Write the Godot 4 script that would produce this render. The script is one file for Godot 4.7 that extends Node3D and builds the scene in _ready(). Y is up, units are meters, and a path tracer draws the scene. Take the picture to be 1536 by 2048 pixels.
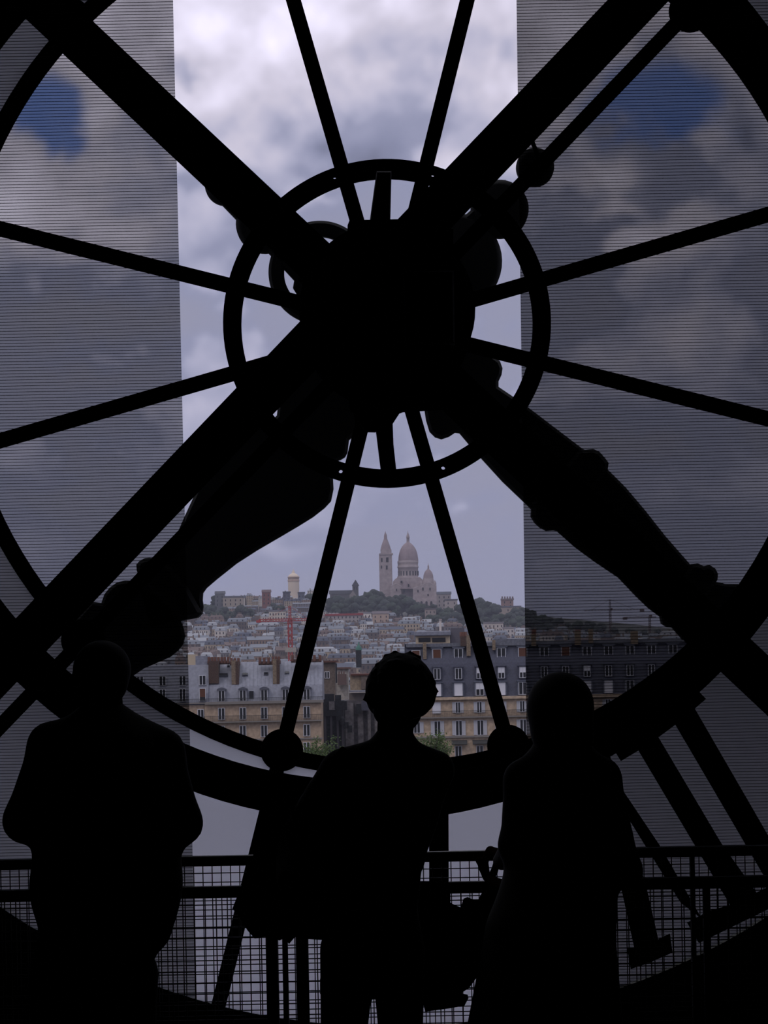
extends Node3D
# The great glass clock of a museum seen from inside a dark room, three visitors at the railing, the city behind.
# Metres, y up; the eye stands at (0, EYE, 0) and looks along -z.

const FOCAL := 5590.0      # the lens, in pixels of the 1536 x 2048 frame
const EYE := 1.72
const ROLL := 0.0192       # the camera was held a little askew
const MIDX := 768.0
const HORIZON := 1322.0

var mats := {}
var names := {}
var rng := RandomNumberGenerator.new()


# ---------------------------------------------------------------- measuring
func at(px: float, py: float, d: float) -> Vector3:
	# the point at distance d that a surveyor at the eye would sight at that picture position
	var x := px - MIDX
	var y := HORIZON - py
	var u := x * cos(ROLL) + y * sin(ROLL)
	var v := -x * sin(ROLL) + y * cos(ROLL)
	return Vector3(u * d / FOCAL, EYE + v * d / FOCAL, -d)


func flat(points: Array, d: float) -> PackedVector2Array:
	var out := PackedVector2Array()
	for i in range(0, points.size(), 2):
		var p := at(points[i], points[i + 1], d)
		out.append(Vector2(p.x, p.y))
	return out


# ---------------------------------------------------------------- materials
func mat(key: String, c: Color, rough := 0.8, metal := 0.0, grain := 0.0, scale := 1.0) -> StandardMaterial3D:
	if mats.has(key):
		return mats[key]
	var m := StandardMaterial3D.new()
	m.resource_name = key
	m.albedo_color = c
	m.roughness = rough
	m.metallic = metal
	if grain > 0.0:
		var n := FastNoiseLite.new()
		n.seed = key.hash() % 1000
		n.frequency = 0.02
		n.fractal_octaves = 5
		var g := Gradient.new()
		g.set_color(0, Color(1, 1, 1).darkened(grain))
		g.set_color(1, Color(1, 1, 1))
		var t := NoiseTexture2D.new()
		t.width = 256
		t.height = 256
		t.seamless = true
		t.noise = n
		t.color_ramp = g
		m.albedo_texture = t
		m.uv1_triplanar = true
		m.uv1_world_triplanar = true
		m.uv1_scale = Vector3.ONE * scale
	mats[key] = m
	return m


# ---------------------------------------------------------------- meshes
class Build:
	var st := SurfaceTool.new()

	func _init(smooth := false) -> void:
		st.begin(Mesh.PRIMITIVE_TRIANGLES)
		st.set_smooth_group(0 if smooth else -1)

	func tri(a: Vector3, b: Vector3, c: Vector3) -> void:
		st.add_vertex(a)
		st.add_vertex(c)
		st.add_vertex(b)

	func quad(a: Vector3, b: Vector3, c: Vector3, d: Vector3) -> void:
		tri(a, b, c)
		tri(a, c, d)

	func outward(p: Array, mid: Vector3) -> void:
		var n: Vector3 = (p[1] - p[0]).cross(p[2] - p[0])
		var q := p.duplicate()
		if n.dot(p[0] - mid) < 0.0:
			q.reverse()
		for i in range(1, q.size() - 1):
			tri(q[0], q[i], q[i + 1])

	func box(c: Vector3, s: Vector3, ch := 0.0, b := Basis.IDENTITY) -> Build:
		var h := s * 0.5
		if ch <= 0.0:
			for k in 3:
				for sg in [-1.0, 1.0]:
					var p := []
					for e in [[-1, -1], [1, -1], [1, 1], [-1, 1]]:
						var v := Vector3.ZERO
						v[k] = sg * h[k]
						v[(k + 1) % 3] = e[0] * h[(k + 1) % 3]
						v[(k + 2) % 3] = e[1] * h[(k + 2) % 3]
						p.append(c + b * v)
					outward(p, c)
			return self
		var f := func(sg: Vector3, k: int) -> Vector3:
			var v := sg * (h - Vector3.ONE * ch)
			v[k] = sg[k] * h[k]
			return c + b * v
		for k in 3:
			var i := (k + 1) % 3
			var j := (k + 2) % 3
			for sk in [-1.0, 1.0]:
				var p := []
				for e in [[-1, -1], [1, -1], [1, 1], [-1, 1]]:
					var sg := Vector3.ZERO
					sg[k] = sk
					sg[i] = e[0]
					sg[j] = e[1]
					p.append(f.call(sg, k))
				outward(p, c)
			for si in [-1.0, 1.0]:
				for sj in [-1.0, 1.0]:
					var a := Vector3.ZERO
					a[k] = -1
					a[i] = si
					a[j] = sj
					var z := a
					z[k] = 1
					outward([f.call(a, i), f.call(z, i), f.call(z, j), f.call(a, j)], c)
		for sx in [-1.0, 1.0]:
			for sy in [-1.0, 1.0]:
				for sz in [-1.0, 1.0]:
					var g := Vector3(sx, sy, sz)
					outward([f.call(g, 0), f.call(g, 1), f.call(g, 2)], c)
		return self

	# a prism: outline in x, y; from z0 (towards the eye) back to z1, its front and back edges bevelled
	func prism(outline: PackedVector2Array, z0: float, z1: float, bev := 0.0) -> Build:
		var p := outline
		var area := 0.0
		for i in p.size():
			area += p[i].cross(p[(i + 1) % p.size()])
		if area < 0.0:
			p = p.duplicate()
			p.reverse()
		var n := p.size()
		var q := PackedVector2Array()
		for i in n:
			var e0 := (p[i] - p[(i + n - 1) % n]).normalized()
			var e1 := (p[(i + 1) % n] - p[i]).normalized()
			var m := Vector2(-e0.y - e1.y, e0.x + e1.x)
			var l := m.length()
			m = m / l if l > 0.01 else Vector2.ZERO
			q.append(p[i] + m * bev / maxf(0.6, l * 0.5))
		var t := Geometry2D.triangulate_polygon(q)
		if t.is_empty():
			q = p
			t = Geometry2D.triangulate_polygon(q)
		for i in range(0, t.size(), 3):
			var a := q[t[i]]
			var b := q[t[i + 1]]
			var c := q[t[i + 2]]
			if (b - a).cross(c - a) < 0.0:
				var w := b
				b = c
				c = w
			tri(Vector3(a.x, a.y, z0), Vector3(b.x, b.y, z0), Vector3(c.x, c.y, z0))
			tri(Vector3(a.x, a.y, z1), Vector3(c.x, c.y, z1), Vector3(b.x, b.y, z1))
		for i in n:
			var j := (i + 1) % n
			var pa := Vector3(p[i].x, p[i].y, z0 - bev)
			var pb := Vector3(p[j].x, p[j].y, z0 - bev)
			var ra := Vector3(p[i].x, p[i].y, z1 + bev)
			var rb := Vector3(p[j].x, p[j].y, z1 + bev)
			quad(ra, rb, pb, pa)
			if bev > 0.0:
				quad(pa, pb, Vector3(q[j].x, q[j].y, z0), Vector3(q[i].x, q[i].y, z0))
				quad(Vector3(q[i].x, q[i].y, z1), Vector3(q[j].x, q[j].y, z1), rb, ra)
		return self

	# profile of Vector2(radius, height) turned round the y axis through c
	func lathe(prof: Array, n: int, c := Vector3.ZERO, b := Basis.IDENTITY) -> Build:
		for k in prof.size() - 1:
			var p: Vector2 = prof[k]
			var q: Vector2 = prof[k + 1]
			for i in n:
				var t0 := TAU * i / n
				var t1 := TAU * (i + 1) / n
				var d0 := Vector3(cos(t0), 0, sin(t0))
				var d1 := Vector3(cos(t1), 0, sin(t1))
				var a := c + b * (d0 * p.x + Vector3(0, p.y, 0))
				var bb := c + b * (d1 * p.x + Vector3(0, p.y, 0))
				var cc := c + b * (d1 * q.x + Vector3(0, q.y, 0))
				var dd := c + b * (d0 * q.x + Vector3(0, q.y, 0))
				if p.x > 0.0001:
					tri(a, cc, bb)
				if q.x > 0.0001:
					tri(a, dd, cc)
		return self

	# a beam with a rectangular section between two points; w across, t along z
	func bar(a: Vector3, b: Vector3, w: float, t: float, ch := 0.0) -> Build:
		var y := (b - a).normalized()
		var z := Vector3(0, 0, 1)
		if absf(y.z) > 0.9:
			z = Vector3(0, 1, 0)
		var x := y.cross(z).normalized()
		z = x.cross(y)
		return box((a + b) * 0.5, Vector3(w, a.distance_to(b), t), ch, Basis(x, y, z))

	func tube(path: Array, radii: Array, n: int) -> Build:
		var rings := []
		for i in path.size():
			var a: Vector3 = path[maxi(i - 1, 0)]
			var z: Vector3 = path[mini(i + 1, path.size() - 1)]
			var y := (z - a).normalized()
			var x := y.cross(Vector3(0.31, 0.2, 0.93)).normalized()
			var w := x.cross(y)
			var ring := []
			for k in n:
				var t := TAU * k / n
				ring.append(path[i] + (x * cos(t) + w * sin(t)) * radii[i])
			rings.append(ring)
		for i in path.size() - 1:
			for k in n:
				var l := (k + 1) % n
				quad(rings[i][k], rings[i][l], rings[i + 1][l], rings[i + 1][k])
		for k in n:
			tri(path[0], rings[0][(k + 1) % n], rings[0][k])
			tri(path[-1], rings[-1][k], rings[-1][(k + 1) % n])
		return self

	func lump(c: Vector3, r: Vector3, nu: int, nv: int, rough: float, seed_: int) -> Build:
		var g := FastNoiseLite.new()
		g.seed = seed_
		g.frequency = 1.1
		var p := func(i: int, j: int) -> Vector3:
			var t := TAU * (i % nu) / nu
			var f := PI * j / nv
			var d := Vector3(sin(f) * cos(t), cos(f), sin(f) * sin(t))
			return c + d * r * (1.0 + rough * g.get_noise_3dv(d * 2.3 + c * 0.13))
		for j in nv:
			for i in nu:
				quad(p.call(i, j), p.call(i + 1, j), p.call(i + 1, j + 1), p.call(i, j + 1))
		return self

	func mesh() -> ArrayMesh:
		st.generate_normals()
		return st.commit()


func disc(c: Vector2, r: float, n := 40) -> PackedVector2Array:
	var out := PackedVector2Array()
	for i in n:
		out.append(c + Vector2(cos(TAU * i / n), sin(TAU * i / n)) * r)
	return out


# a flat ring as one mesh; holes at the given angles are bored through it
func ring_mesh(c: Vector2, r0: float, r1: float, z0: float, z1: float, bev: float, holes := [], hole_r := 0.0) -> ArrayMesh:
	var b := Build.new()
	if holes.is_empty():
		var n := 144
		var prof := [[r0 + bev, z0], [r1 - bev, z0], [r1, z0 - bev], [r1, z1 + bev], [r1 - bev, z1], [r0 + bev, z1], [r0, z1 + bev], [r0, z0 - bev], [r0 + bev, z0]]
		for k in prof.size() - 1:
			for i in n:
				var d0 := Vector2(cos(TAU * i / n), sin(TAU * i / n))
				var d1 := Vector2(cos(TAU * (i + 1) / n), sin(TAU * (i + 1) / n))
				var f := func(d: Vector2, e: Array) -> Vector3: return Vector3(c.x + d.x * e[0], c.y + d.y * e[0], e[1])
				b.quad(f.call(d0, prof[k]), f.call(d0, prof[k + 1]), f.call(d1, prof[k + 1]), f.call(d1, prof[k]))
		return b.mesh()
	var a := holes.duplicate()
	a.sort()
	var rm := (r0 + r1) * 0.5
	for k in a.size():
		var t0: float = a[k]
		var t1: float = a[(k + 1) % a.size()]
		if t1 <= t0:
			t1 += TAU
		var steps := maxi(6, int((t1 - t0) / 0.05))
		var poly := PackedVector2Array()
		for i in steps + 1:
			var t := lerpf(t0, t1, float(i) / steps)
			poly.append(c + Vector2(cos(t), sin(t)) * r1)
		for i in 7:
			var u := Vector2(cos(t1), sin(t1))
			var w := Vector2(-u.y, u.x)
			poly.append(c + u * (rm + hole_r * cos(PI * i / 6.0)) - w * hole_r * sin(PI * i / 6.0))
		for i in steps + 1:
			var t := lerpf(t1, t0, float(i) / steps)
			poly.append(c + Vector2(cos(t), sin(t)) * r0)
		for i in 7:
			var u := Vector2(cos(t0), sin(t0))
			var w := Vector2(-u.y, u.x)
			poly.append(c + u * (rm - hole_r * cos(PI * i / 6.0)) + w * hole_r * sin(PI * i / 6.0))
		b.prism(poly, z0, z1, 0.0)
	return b.mesh()


# ---------------------------------------------------------------- nodes
func numbered(called: String) -> String:
	var n: int = names.get(called, 0)
	names[called] = n + 1
	return called if n == 0 else "%s_%03d" % [called, n]


func base_of(o: Node) -> Vector3:
	var p := Vector3.ZERO
	var k := o
	while k is Node3D and k != self:
		p += k.position
		k = k.get_parent()
	return p


# commits a shape given in world axes as one named mesh under its parent
func obj(called: String, shape, m: Material, parent: Node = self) -> MeshInstance3D:
	var o := MeshInstance3D.new()
	o.name = numbered(called)
	o.mesh = shape.mesh() if shape is Build else shape
	o.material_override = m
	parent.add_child(o, true)
	if parent != self:
		o.position = -base_of(parent)
	return o


func thing(called: String, label: String, category: String, where := Vector3.ZERO, group := "") -> Node3D:
	var o := Node3D.new()
	o.name = numbered(called)
	add_child(o, true)
	o.position = where
	return tag(o, label, category, group)


func tag(o: Node3D, label: String, category: String, group := "") -> Node3D:
	o.set_meta("label", label)
	o.set_meta("category", category)
	if group:
		o.set_meta("group", group)
	return o


func stuff(o: Node3D) -> Node3D:
	o.set_meta("kind", "stuff")
	return o


func struct(called: String, shape, m: Material, label := "") -> MeshInstance3D:
	var o := obj(called, shape, m)
	o.set_meta("kind", "structure")
	o.set_meta("label", label)
	return o


func dup(root: Node3D, where: Vector3, turn := 0.0, size := Vector3.ONE) -> Node3D:
	var r: Node3D = root.duplicate()
	r.name = numbered(str(root.get_meta("called")))
	add_child(r, true)
	r.position = where
	r.rotation.y = turn
	r.scale = size
	return r


# ---------------------------------------------------------------- the sky
var n_big := FastNoiseLite.new()
var n_mid := FastNoiseLite.new()
var n_fine := FastNoiseLite.new()
var n_puff := FastNoiseLite.new()
# clouds and gaps seen over the hill: azimuth, elevation, half-widths (degrees), lighter / darker, gap of blue
const CLOUDS := [
	[-6.3, 10.95, 0.9, 0.8, 0.0, 1.4], [-7.1, 11.7, 1.2, 0.6, 0.0, 1.0], [6.0, 11.4, 1.6, 1.0, 0.0, 1.4], [7.8, 10.3, 0.8, 0.5, 0.0, 0.45],
	[-2.3, 10.0, 1.7, 0.40, -0.26, 0.0], [-1.4, 9.62, 0.9, 0.22, 0.22, 0.0], [1.6, 10.1, 0.7, 0.35, 0.22, 0.0], [-1.8, 12.4, 2.4, 0.9, 0.14, 0.0],
	[0.65, 13.1, 0.5, 0.5, -0.06, 0.3], [-7.1, 9.5, 1.2, 0.45, 0.5, -0.5], [-6.0, 8.8, 1.5, 0.55, 0.42, -0.2], [-4.4, 10.6, 0.6, 0.8, -0.12, -0.2], [-5.8, 7.1, 1.9, 0.38, -0.24, 0.0],
	[-6.0, 6.25, 1.0, 0.16, 0.18, 0.0], [-5.9, 5.85, 1.2, 0.14, -0.10, 0.0], [-5.1, 5.35, 1.1, 0.2, 0.20, 0.0], [-5.5, 4.4, 0.5, 0.2, 0.12, 0.0], [-6.4, 3.6, 1.2, 0.4, -0.07, 0.0],
	[-2.1, 2.3, 0.9, 0.22, 0.08, 0.0], [1.8, 3.15, 0.7, 0.13, 0.11, 0.0], [2.3, 2.6, 0.25, 0.2, 0.06, 0.0], [-3.0, 1.6, 0.8, 0.12, 0.05, 0.0], [0.8, 1.9, 0.6, 0.1, 0.05, 0.0],
	[4.7, 9.8, 0.7, 0.5, 0.42, -0.4], [-5.9, 12.9, 0.9, 0.8, 0.32, 0.0], [6.4, 6.6, 1.5, 0.7, 0.16, 0.0], [-5.6, 8.0, 0.8, 0.3, 0.15, 0.0], [4.2, 12.6, 0.6, 0.7, 0.15, 0.0], [4.4, 9.0, 1.0, 0.3, 0.30, -0.3], [6.3, 9.0, 1.2, 0.25, 0.04, 0.0], [5.4, 8.3, 1.5, 0.25, 0.28, -0.2], [5.4, 4.4, 2.0, 0.35, -0.12, 0.25], [6.6, 5.4, 1.2, 0.3, 0.10, 0.0],
	[7.4, 2.2, 0.7, 0.25, 0.12, 0.0], [3.9, 5.5, 1.0, 0.25, 0.08, 0.0], [4.6, 7.0, 1.4, 0.3, -0.10, 0.0], [-3.6, 7.9, 0.7, 0.6, 0.10, 0.0],
]


func sky_at(a: float, e: float) -> Color:
	var ca := cos(deg_to_rad(a)) * 57.3
	var sa := sin(deg_to_rad(a)) * 57.3
	var k := 1.0 + 2.2 * exp(-maxf(e, 0.0) / 5.0)      # cloud layers lie flatter and closer towards the horizon
	var y := e * (0.55 + 0.45 * k)
	var big := n_big.get_noise_3d(ca * 0.55, y * 1.1, sa * 0.55)
	var wx := n_big.get_noise_3d(ca * 3.0 + 70.0, y * 3.0, sa * 3.0) * 2.2
	ca += wx
	var m0 := n_mid.get_noise_3d(ca, y * 1.35, sa)
	var m1 := n_mid.get_noise_3d(ca, (y + 0.8) * 1.35, sa)
	var fine := n_fine.get_noise_3d(ca, y * 1.4, sa)
	var puff := -n_puff.get_noise_3d(ca, y * 1.2, sa)
	var add := 0.0
	var gap := -0.32 - 1.25 * big + 0.35 * fine
	gap *= clampf((e - 5.0) / 5.0, 0.0, 1.0)
	gap = gap - 0.5 * (1.0 - clampf((e - 5.0) / 5.0, 0.0, 1.0))
	for c in CLOUDS:
		var da: float = (a - c[0] + m0 * 0.9 + puff * 0.22) / c[2]
		var de: float = (e - c[1] + fine * 0.3 + m1 * 0.5 + puff * 0.16) / c[3]
		var q := da * da + de * de
		if q < 6.0:
			var g := exp(-q)
			add += c[4] * g
			gap += c[5] * exp(-q * 0.75)
	var light := 0.0
	if e < 4.0:
		light = lerpf(0.305, 0.29, e / 4.0)
	elif e < 7.5:
		light = lerpf(0.29, 0.35, (e - 4.0) / 3.5)
	elif e < 11.5:
		light = lerpf(0.35, 0.56, (e - 7.5) / 4.0)
	else:
		light = lerpf(0.56, 1.0, clampf((e - 11.5) / 40.0, 0.0, 1.0))
	var puff_up := -n_puff.get_noise_3d(ca + 0.12, (y + 0.22) * 1.2, sa)
	var contrast := lerpf(0.7, 1.25, clampf((e - 1.0) / 5.0, 0.0, 1.0))
	var body := smoothstep(-0.02, 0.13, m0 + 0.16 * puff + 0.05 * fine + 0.03 + add * 1.1)
	var lit := 1.16 + 1.05 * (m0 - m1) + 0.30 * (puff - puff_up) + 0.10 * fine
	var behind := 0.80 + 0.35 * m0 + 0.06 * fine
	light *= lerpf(1.0, lerpf(behind, lit, body), contrast)
	light = maxf(light + add * 0.8, 0.10)
	var warm := clampf((light - 0.30) / 0.35, 0.0, 1.0)
	var cloud: Color = Color(lerpf(0.88, 1.01, warm), lerpf(0.93, 0.955, warm), lerpf(1.39, 1.17, warm)) * light
	cloud = cloud.lerp(Color(0.99, 0.985, 1.09) * light, clampf((e - 14.0) / 12.0, 0.0, 1.0))
	var blue := Color(0.115, 0.195, 0.50) * lerpf(1.0, 1.25, exp(-e / 20.0))
	var w := smoothstep(0.0, 0.62, gap - 0.12 * body + 0.1)
	return cloud.lerp(blue, w * 0.92)


func make_sky() -> Sky:
	n_big.seed = 7
	n_big.frequency = 0.055
	n_big.fractal_octaves = 3
	n_mid.seed = 21
	n_mid.frequency = 0.17
	n_mid.fractal_octaves = 6
	n_mid.fractal_gain = 0.52
	n_fine.seed = 5
	n_fine.frequency = 0.9
	n_fine.fractal_octaves = 4
	n_puff.seed = 12
	n_puff.noise_type = FastNoiseLite.TYPE_CELLULAR
	n_puff.cellular_return_type = FastNoiseLite.RETURN_DISTANCE
	n_puff.frequency = 0.55
	n_puff.fractal_octaves = 4
	n_puff.fractal_gain = 0.55
	n_puff.domain_warp_enabled = true
	n_puff.domain_warp_amplitude = 0.7
	n_puff.domain_warp_frequency = 0.8
	var w := 4096
	var h := 2048
	var lw := 768
	var lh := 384
	var low := Image.create_empty(lw, lh, false, Image.FORMAT_RGBF)
	low.fill(Color(0.14, 0.14, 0.15))
	for j in lh / 2 + 2:
		for i in lw:
			low.set_pixel(i, j, sky_at(wrapf((i + 0.5) / lw * 360.0, -180.0, 180.0), maxf(0.0, 90.0 - (j + 0.5) / lh * 180.0)))
	low.resize(w, h, Image.INTERPOLATE_CUBIC)
	for j in range(h / 2 - 330, h / 2 + 2):
		for i in range(-240, 240):
			low.set_pixel(posmod(i, w), j, sky_at((i + 0.5) / w * 360.0, maxf(0.0, 90.0 - (j + 0.5) / h * 180.0)))
	var p := PanoramaSkyMaterial.new()
	p.panorama = ImageTexture.create_from_image(low)
	var s := Sky.new()
	s.sky_material = p
	return s


func _ready() -> void:
	rng.seed = 4
	# camera, sky, sun, exposure
	var cam := Camera3D.new()
	cam.name = "camera"
	cam.projection = Camera3D.PROJECTION_FRUSTUM
	cam.near = 0.1
	cam.far = 9000.0
	cam.size = 2.0 * 0.1 * 1024.0 / FOCAL
	cam.frustum_offset = Vector2(0.0, 0.1 * (HORIZON - 1024.0) / FOCAL)
	cam.position = Vector3(0, EYE, 0)
	cam.rotation.z = -ROLL
	add_child(cam)
	cam.current = true
	var env := Environment.new()
	env.background_mode = Environment.BG_SKY
	env.sky = make_sky()
	env.background_energy_multiplier = 1.0
	env.tonemap_mode = Environment.TONE_MAPPER_LINEAR
	env.tonemap_exposure = 1.0
	env.fog_enabled = true
	env.fog_density = 0.00006
	env.fog_light_color = Color(0.90, 0.91, 1.0)
	env.sdfgi_enabled = true
	env.ssao_enabled = true
	env.ssil_enabled = true
	var we := WorldEnvironment.new()
	we.name = "world_environment"
	we.environment = env
	add_child(we)
	var sun := DirectionalLight3D.new()
	sun.name = "veiled_sun"
	sun.light_color = Color(1.0, 0.95, 0.9)
	sun.light_energy = 0.14
	sun.light_angular_distance = 12.0
	sun.sky_mode = DirectionalLight3D.SKY_MODE_LIGHT_ONLY
	sun.shadow_enabled = true
	sun.rotation = Vector3(deg_to_rad(-46), deg_to_rad(-38), 0)
	add_child(sun)
	build_room()
	build_ground()
	build_dial()
	build_frame()
	build_hands()
	build_blinds()
	build_railing()
	build_people()
	build_left_block()
	build_right_block()
	build_alley()
	build_hilltop()
	build_far_houses()
	build_trees()
	build_cranes()


# ---------------------------------------------------------------- the room
func build_room() -> void:
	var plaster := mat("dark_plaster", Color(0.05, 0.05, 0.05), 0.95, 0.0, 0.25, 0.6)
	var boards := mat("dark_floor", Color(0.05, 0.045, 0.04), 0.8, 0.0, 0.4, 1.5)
	var q := at(783, 660, 10.75)
	var mid := Vector2(q.x, q.y)
	var r0 := 1400.0 * 10.75 / FOCAL
	var r1 := 1425.0 * 11.3 / FOCAL
	var b := Build.new()
	var n := 128
	var edge := func(t: float) -> Vector2:
		var d := Vector2(cos(t), sin(t))
		var kx := ((6.0 if d.x > 0 else -6.0) - mid.x) / d.x if absf(d.x) > 1e-5 else 1e9
		var ky := ((8.0 if d.y > 0 else 0.0) - mid.y) / d.y if absf(d.y) > 1e-5 else 1e9
		return mid + d * minf(kx, ky)
	var corners := []
	for c in [Vector2(6, 8), Vector2(-6, 8), Vector2(-6, 0), Vector2(6, 0)]:
		corners.append(fposmod((c - mid).angle(), TAU))
	var ts := []
	for i in n:
		ts.append(TAU * i / n)
	ts.append_array(corners)
	ts.sort()
	for i in ts.size():
		var t0: float = ts[i]
		var t1: float = ts[(i + 1) % ts.size()]
		var d0 := Vector2(cos(t0), sin(t0))
		var d1 := Vector2(cos(t1), sin(t1))
		var a0 := mid + d0 * r0
		var a1 := mid + d1 * r0
		var o0 := mid + d0 * r1
		var o1 := mid + d1 * r1
		var e0: Vector2 = edge.call(t0)
		var e1: Vector2 = edge.call(t1)
		b.quad(Vector3(a0.x, a0.y, -10.75), Vector3(e0.x, e0.y, -10.75), Vector3(e1.x, e1.y, -10.75), Vector3(a1.x, a1.y, -10.75))
		b.quad(Vector3(o1.x, o1.y, -11.3), Vector3(e1.x, e1.y, -11.3), Vector3(e0.x, e0.y, -11.3), Vector3(o0.x, o0.y, -11.3))
		b.quad(Vector3(a0.x, a0.y, -10.75), Vector3(a1.x, a1.y, -10.75), Vector3(o1.x, o1.y, -11.3), Vector3(o0.x, o0.y, -11.3))
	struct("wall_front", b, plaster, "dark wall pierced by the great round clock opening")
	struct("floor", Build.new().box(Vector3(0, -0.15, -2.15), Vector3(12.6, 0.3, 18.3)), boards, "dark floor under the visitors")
	struct("ceiling", Build.new().box(Vector3(0, 8.15, -2.15), Vector3(12.6, 0.3, 18.3)), plaster, "dark ceiling of the room")
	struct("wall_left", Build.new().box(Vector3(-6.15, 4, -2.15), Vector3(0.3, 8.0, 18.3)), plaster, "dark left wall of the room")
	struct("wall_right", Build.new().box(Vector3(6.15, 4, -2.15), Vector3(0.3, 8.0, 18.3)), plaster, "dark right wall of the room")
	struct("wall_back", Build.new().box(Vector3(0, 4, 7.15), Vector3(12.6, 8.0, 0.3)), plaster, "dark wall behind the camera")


# ---------------------------------------------------------------- the dial
func polar(c: Vector2, t: float, r: float) -> Vector2:
	# t in degrees clockwise from the top
	return c + Vector2(sin(deg_to_rad(t)), cos(deg_to_rad(t))) * r


func build_dial() -> void:
	var iron := mat("black_iron", Color(0.018, 0.018, 0.02), 0.9, 0.0, 0.3, 3.0)
	iron.specular_mode = BaseMaterial3D.SPECULAR_DISABLED
	var glass := StandardMaterial3D.new()
	glass.resource_name = "clear_glass"
	glass.albedo_color = Color(0.9, 0.95, 1.0, 0.02)
	glass.transparency = BaseMaterial3D.TRANSPARENCY_ALPHA
	glass.roughness = 0.02
	var opal := StandardMaterial3D.new()
	opal.resource_name = "milk_glass"
	opal.albedo_color = Color(0.80, 0.80, 0.86)
	opal.roughness = 0.6
	opal.backlight_enabled = true
	opal.backlight = Color(1.10, 1.10, 1.13)
	var k := 11.0 / FOCAL
	var h := at(774, 650, 11.0)
	var o := at(783, 660, 11.0)
	var hub := Vector2(h.x, h.y)
	var rim := Vector2(o.x, o.y)
	var t := thing("clock_dial", "huge round glass clock dial with black spokes seen from behind", "clock", Vector3(o.x, o.y, -11.0))
	obj("numeral_ring", ring_mesh(rim, 863 * k, 893 * k, -10.96, -11.04, 0.008), iron, t)
	obj("outer_rim", ring_mesh(rim, 1396 * k, 1440 * k, -10.96, -11.04, 0.008), iron, t)
	var bolts := []
	for p in [[669, 358], [866, 352], [681, 947], [886, 938]]:
		var b := at(p[0], p[1], 11.0)
		bolts.append(fposmod((Vector2(b.x, b.y) - hub).angle(), TAU))
	obj("inner_ring", ring_mesh(hub, 291 * k, 326 * k, -10.93, -11.0, 0.0, bolts, 4.2 * k), iron, t)
	for i in 12:
		var a := 15.0 + 30.0 * i
		var sag := Vector2(0, -9.0 * k) if i == 8 else Vector2.ZERO      # this one sits a little low
		var p0 := polar(hub, a, 120 * k) + sag
		var p1 := polar(hub, a, 1420 * k) + sag
		obj("spoke", Build.new().bar(Vector3(p0.x, p0.y, -10.985), Vector3(p1.x, p1.y, -10.985), 28.5 * k, 0.055, 0.006), iron, t)
		var q := polar(hub, a, 876 * k)
		obj("boss", Build.new(true).lathe([Vector2(0, 0.10), Vector2(0.035, 0.098), Vector2(0.066, 0.08), Vector2(0.081, 0.05), Vector2(0.083, 0.0), Vector2(0.083, -0.05)], 32, Vector3(q.x, q.y, -10.99), Basis(Vector3.RIGHT, PI / 2)), iron, t)
	# panes between the spokes: clear inside the numeral ring, milk glass outside it
	for i in 12:
		var a0 := 15.0 + 30.0 * i
		var clear := PackedVector2Array()
		var milk := PackedVector2Array()
		for j in 13:
			clear.append(polar(hub, a0 + 30.0 * j / 12, 876 * k))
		for j in 5:
			clear.append(polar(hub, a0 + 30.0 * (4 - j) / 4, 150 * k))
		for j in 13:
			milk.append(polar(hub, a0 + 30.0 * j / 12, 884 * k))
		for j in 13:
			milk.append(polar(hub, a0 + 30.0 * (12 - j) / 12, 1404 * k))
		var cp := Build.new()
		var tr := Geometry2D.triangulate_polygon(clear)
		for j in range(0, tr.size(), 3):
			cp.tri(Vector3(clear[tr[j]].x, clear[tr[j]].y, -11.03), Vector3(clear[tr[j + 1]].x, clear[tr[j + 1]].y, -11.03), Vector3(clear[tr[j + 2]].x, clear[tr[j + 2]].y, -11.03))
		obj("glass_pane", cp, glass, t).set_meta("label", "clear glass pane between two spokes")
		obj("milk_glass_pane", Build.new().prism(milk, -11.02, -11.035), opal, t).set_meta("label", "milky pane behind the numerals")
	# numerals cut out of iron plate, read backwards from in here
	var bars := {
		5: [[1250, 1455, 1388, 1687, 1443, 1687, 1300, 1446], [1388, 1687, 1475, 1834, 1531, 1810, 1443, 1687], [1340, 1430, 1490, 1686, 1545, 1686, 1386, 1411], [1490, 1686, 1560, 1806, 1600, 1780, 1545, 1686],
			[1181, 1465, 1261, 1643, 1290, 1690, 1362, 1806, 1404, 1838, 1319, 1690, 1244, 1578, 1200, 1458], [1165, 1470, 1222, 1700, 1246, 1790, 1271, 1905, 1320, 1893, 1293, 1775, 1268, 1690, 1205, 1455],
			[1255, 1898, 1262, 1938, 1300, 1925, 1345, 1905, 1340, 1868, 1300, 1888], [1375, 1846, 1398, 1886, 1480, 1846, 1640, 1768, 1620, 1733, 1470, 1808, 1420, 1822],
			[1412, 1398, 1385, 1421, 1358, 1444, 1330, 1465, 1302, 1485, 1272, 1504, 1242, 1522, 1221, 1487, 1250, 1470, 1278, 1451, 1306, 1432, 1333, 1411, 1359, 1390, 1384, 1368]],
		6: [[858, 1600, 859, 1960, 898, 1960, 897, 1600], [735, 1620, 668, 1960, 712, 1960, 775, 1620], [745, 1620, 797, 1960, 822, 1960, 775, 1620], [640, 1958, 640, 1988, 925, 1990, 925, 1956]],
	}
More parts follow.
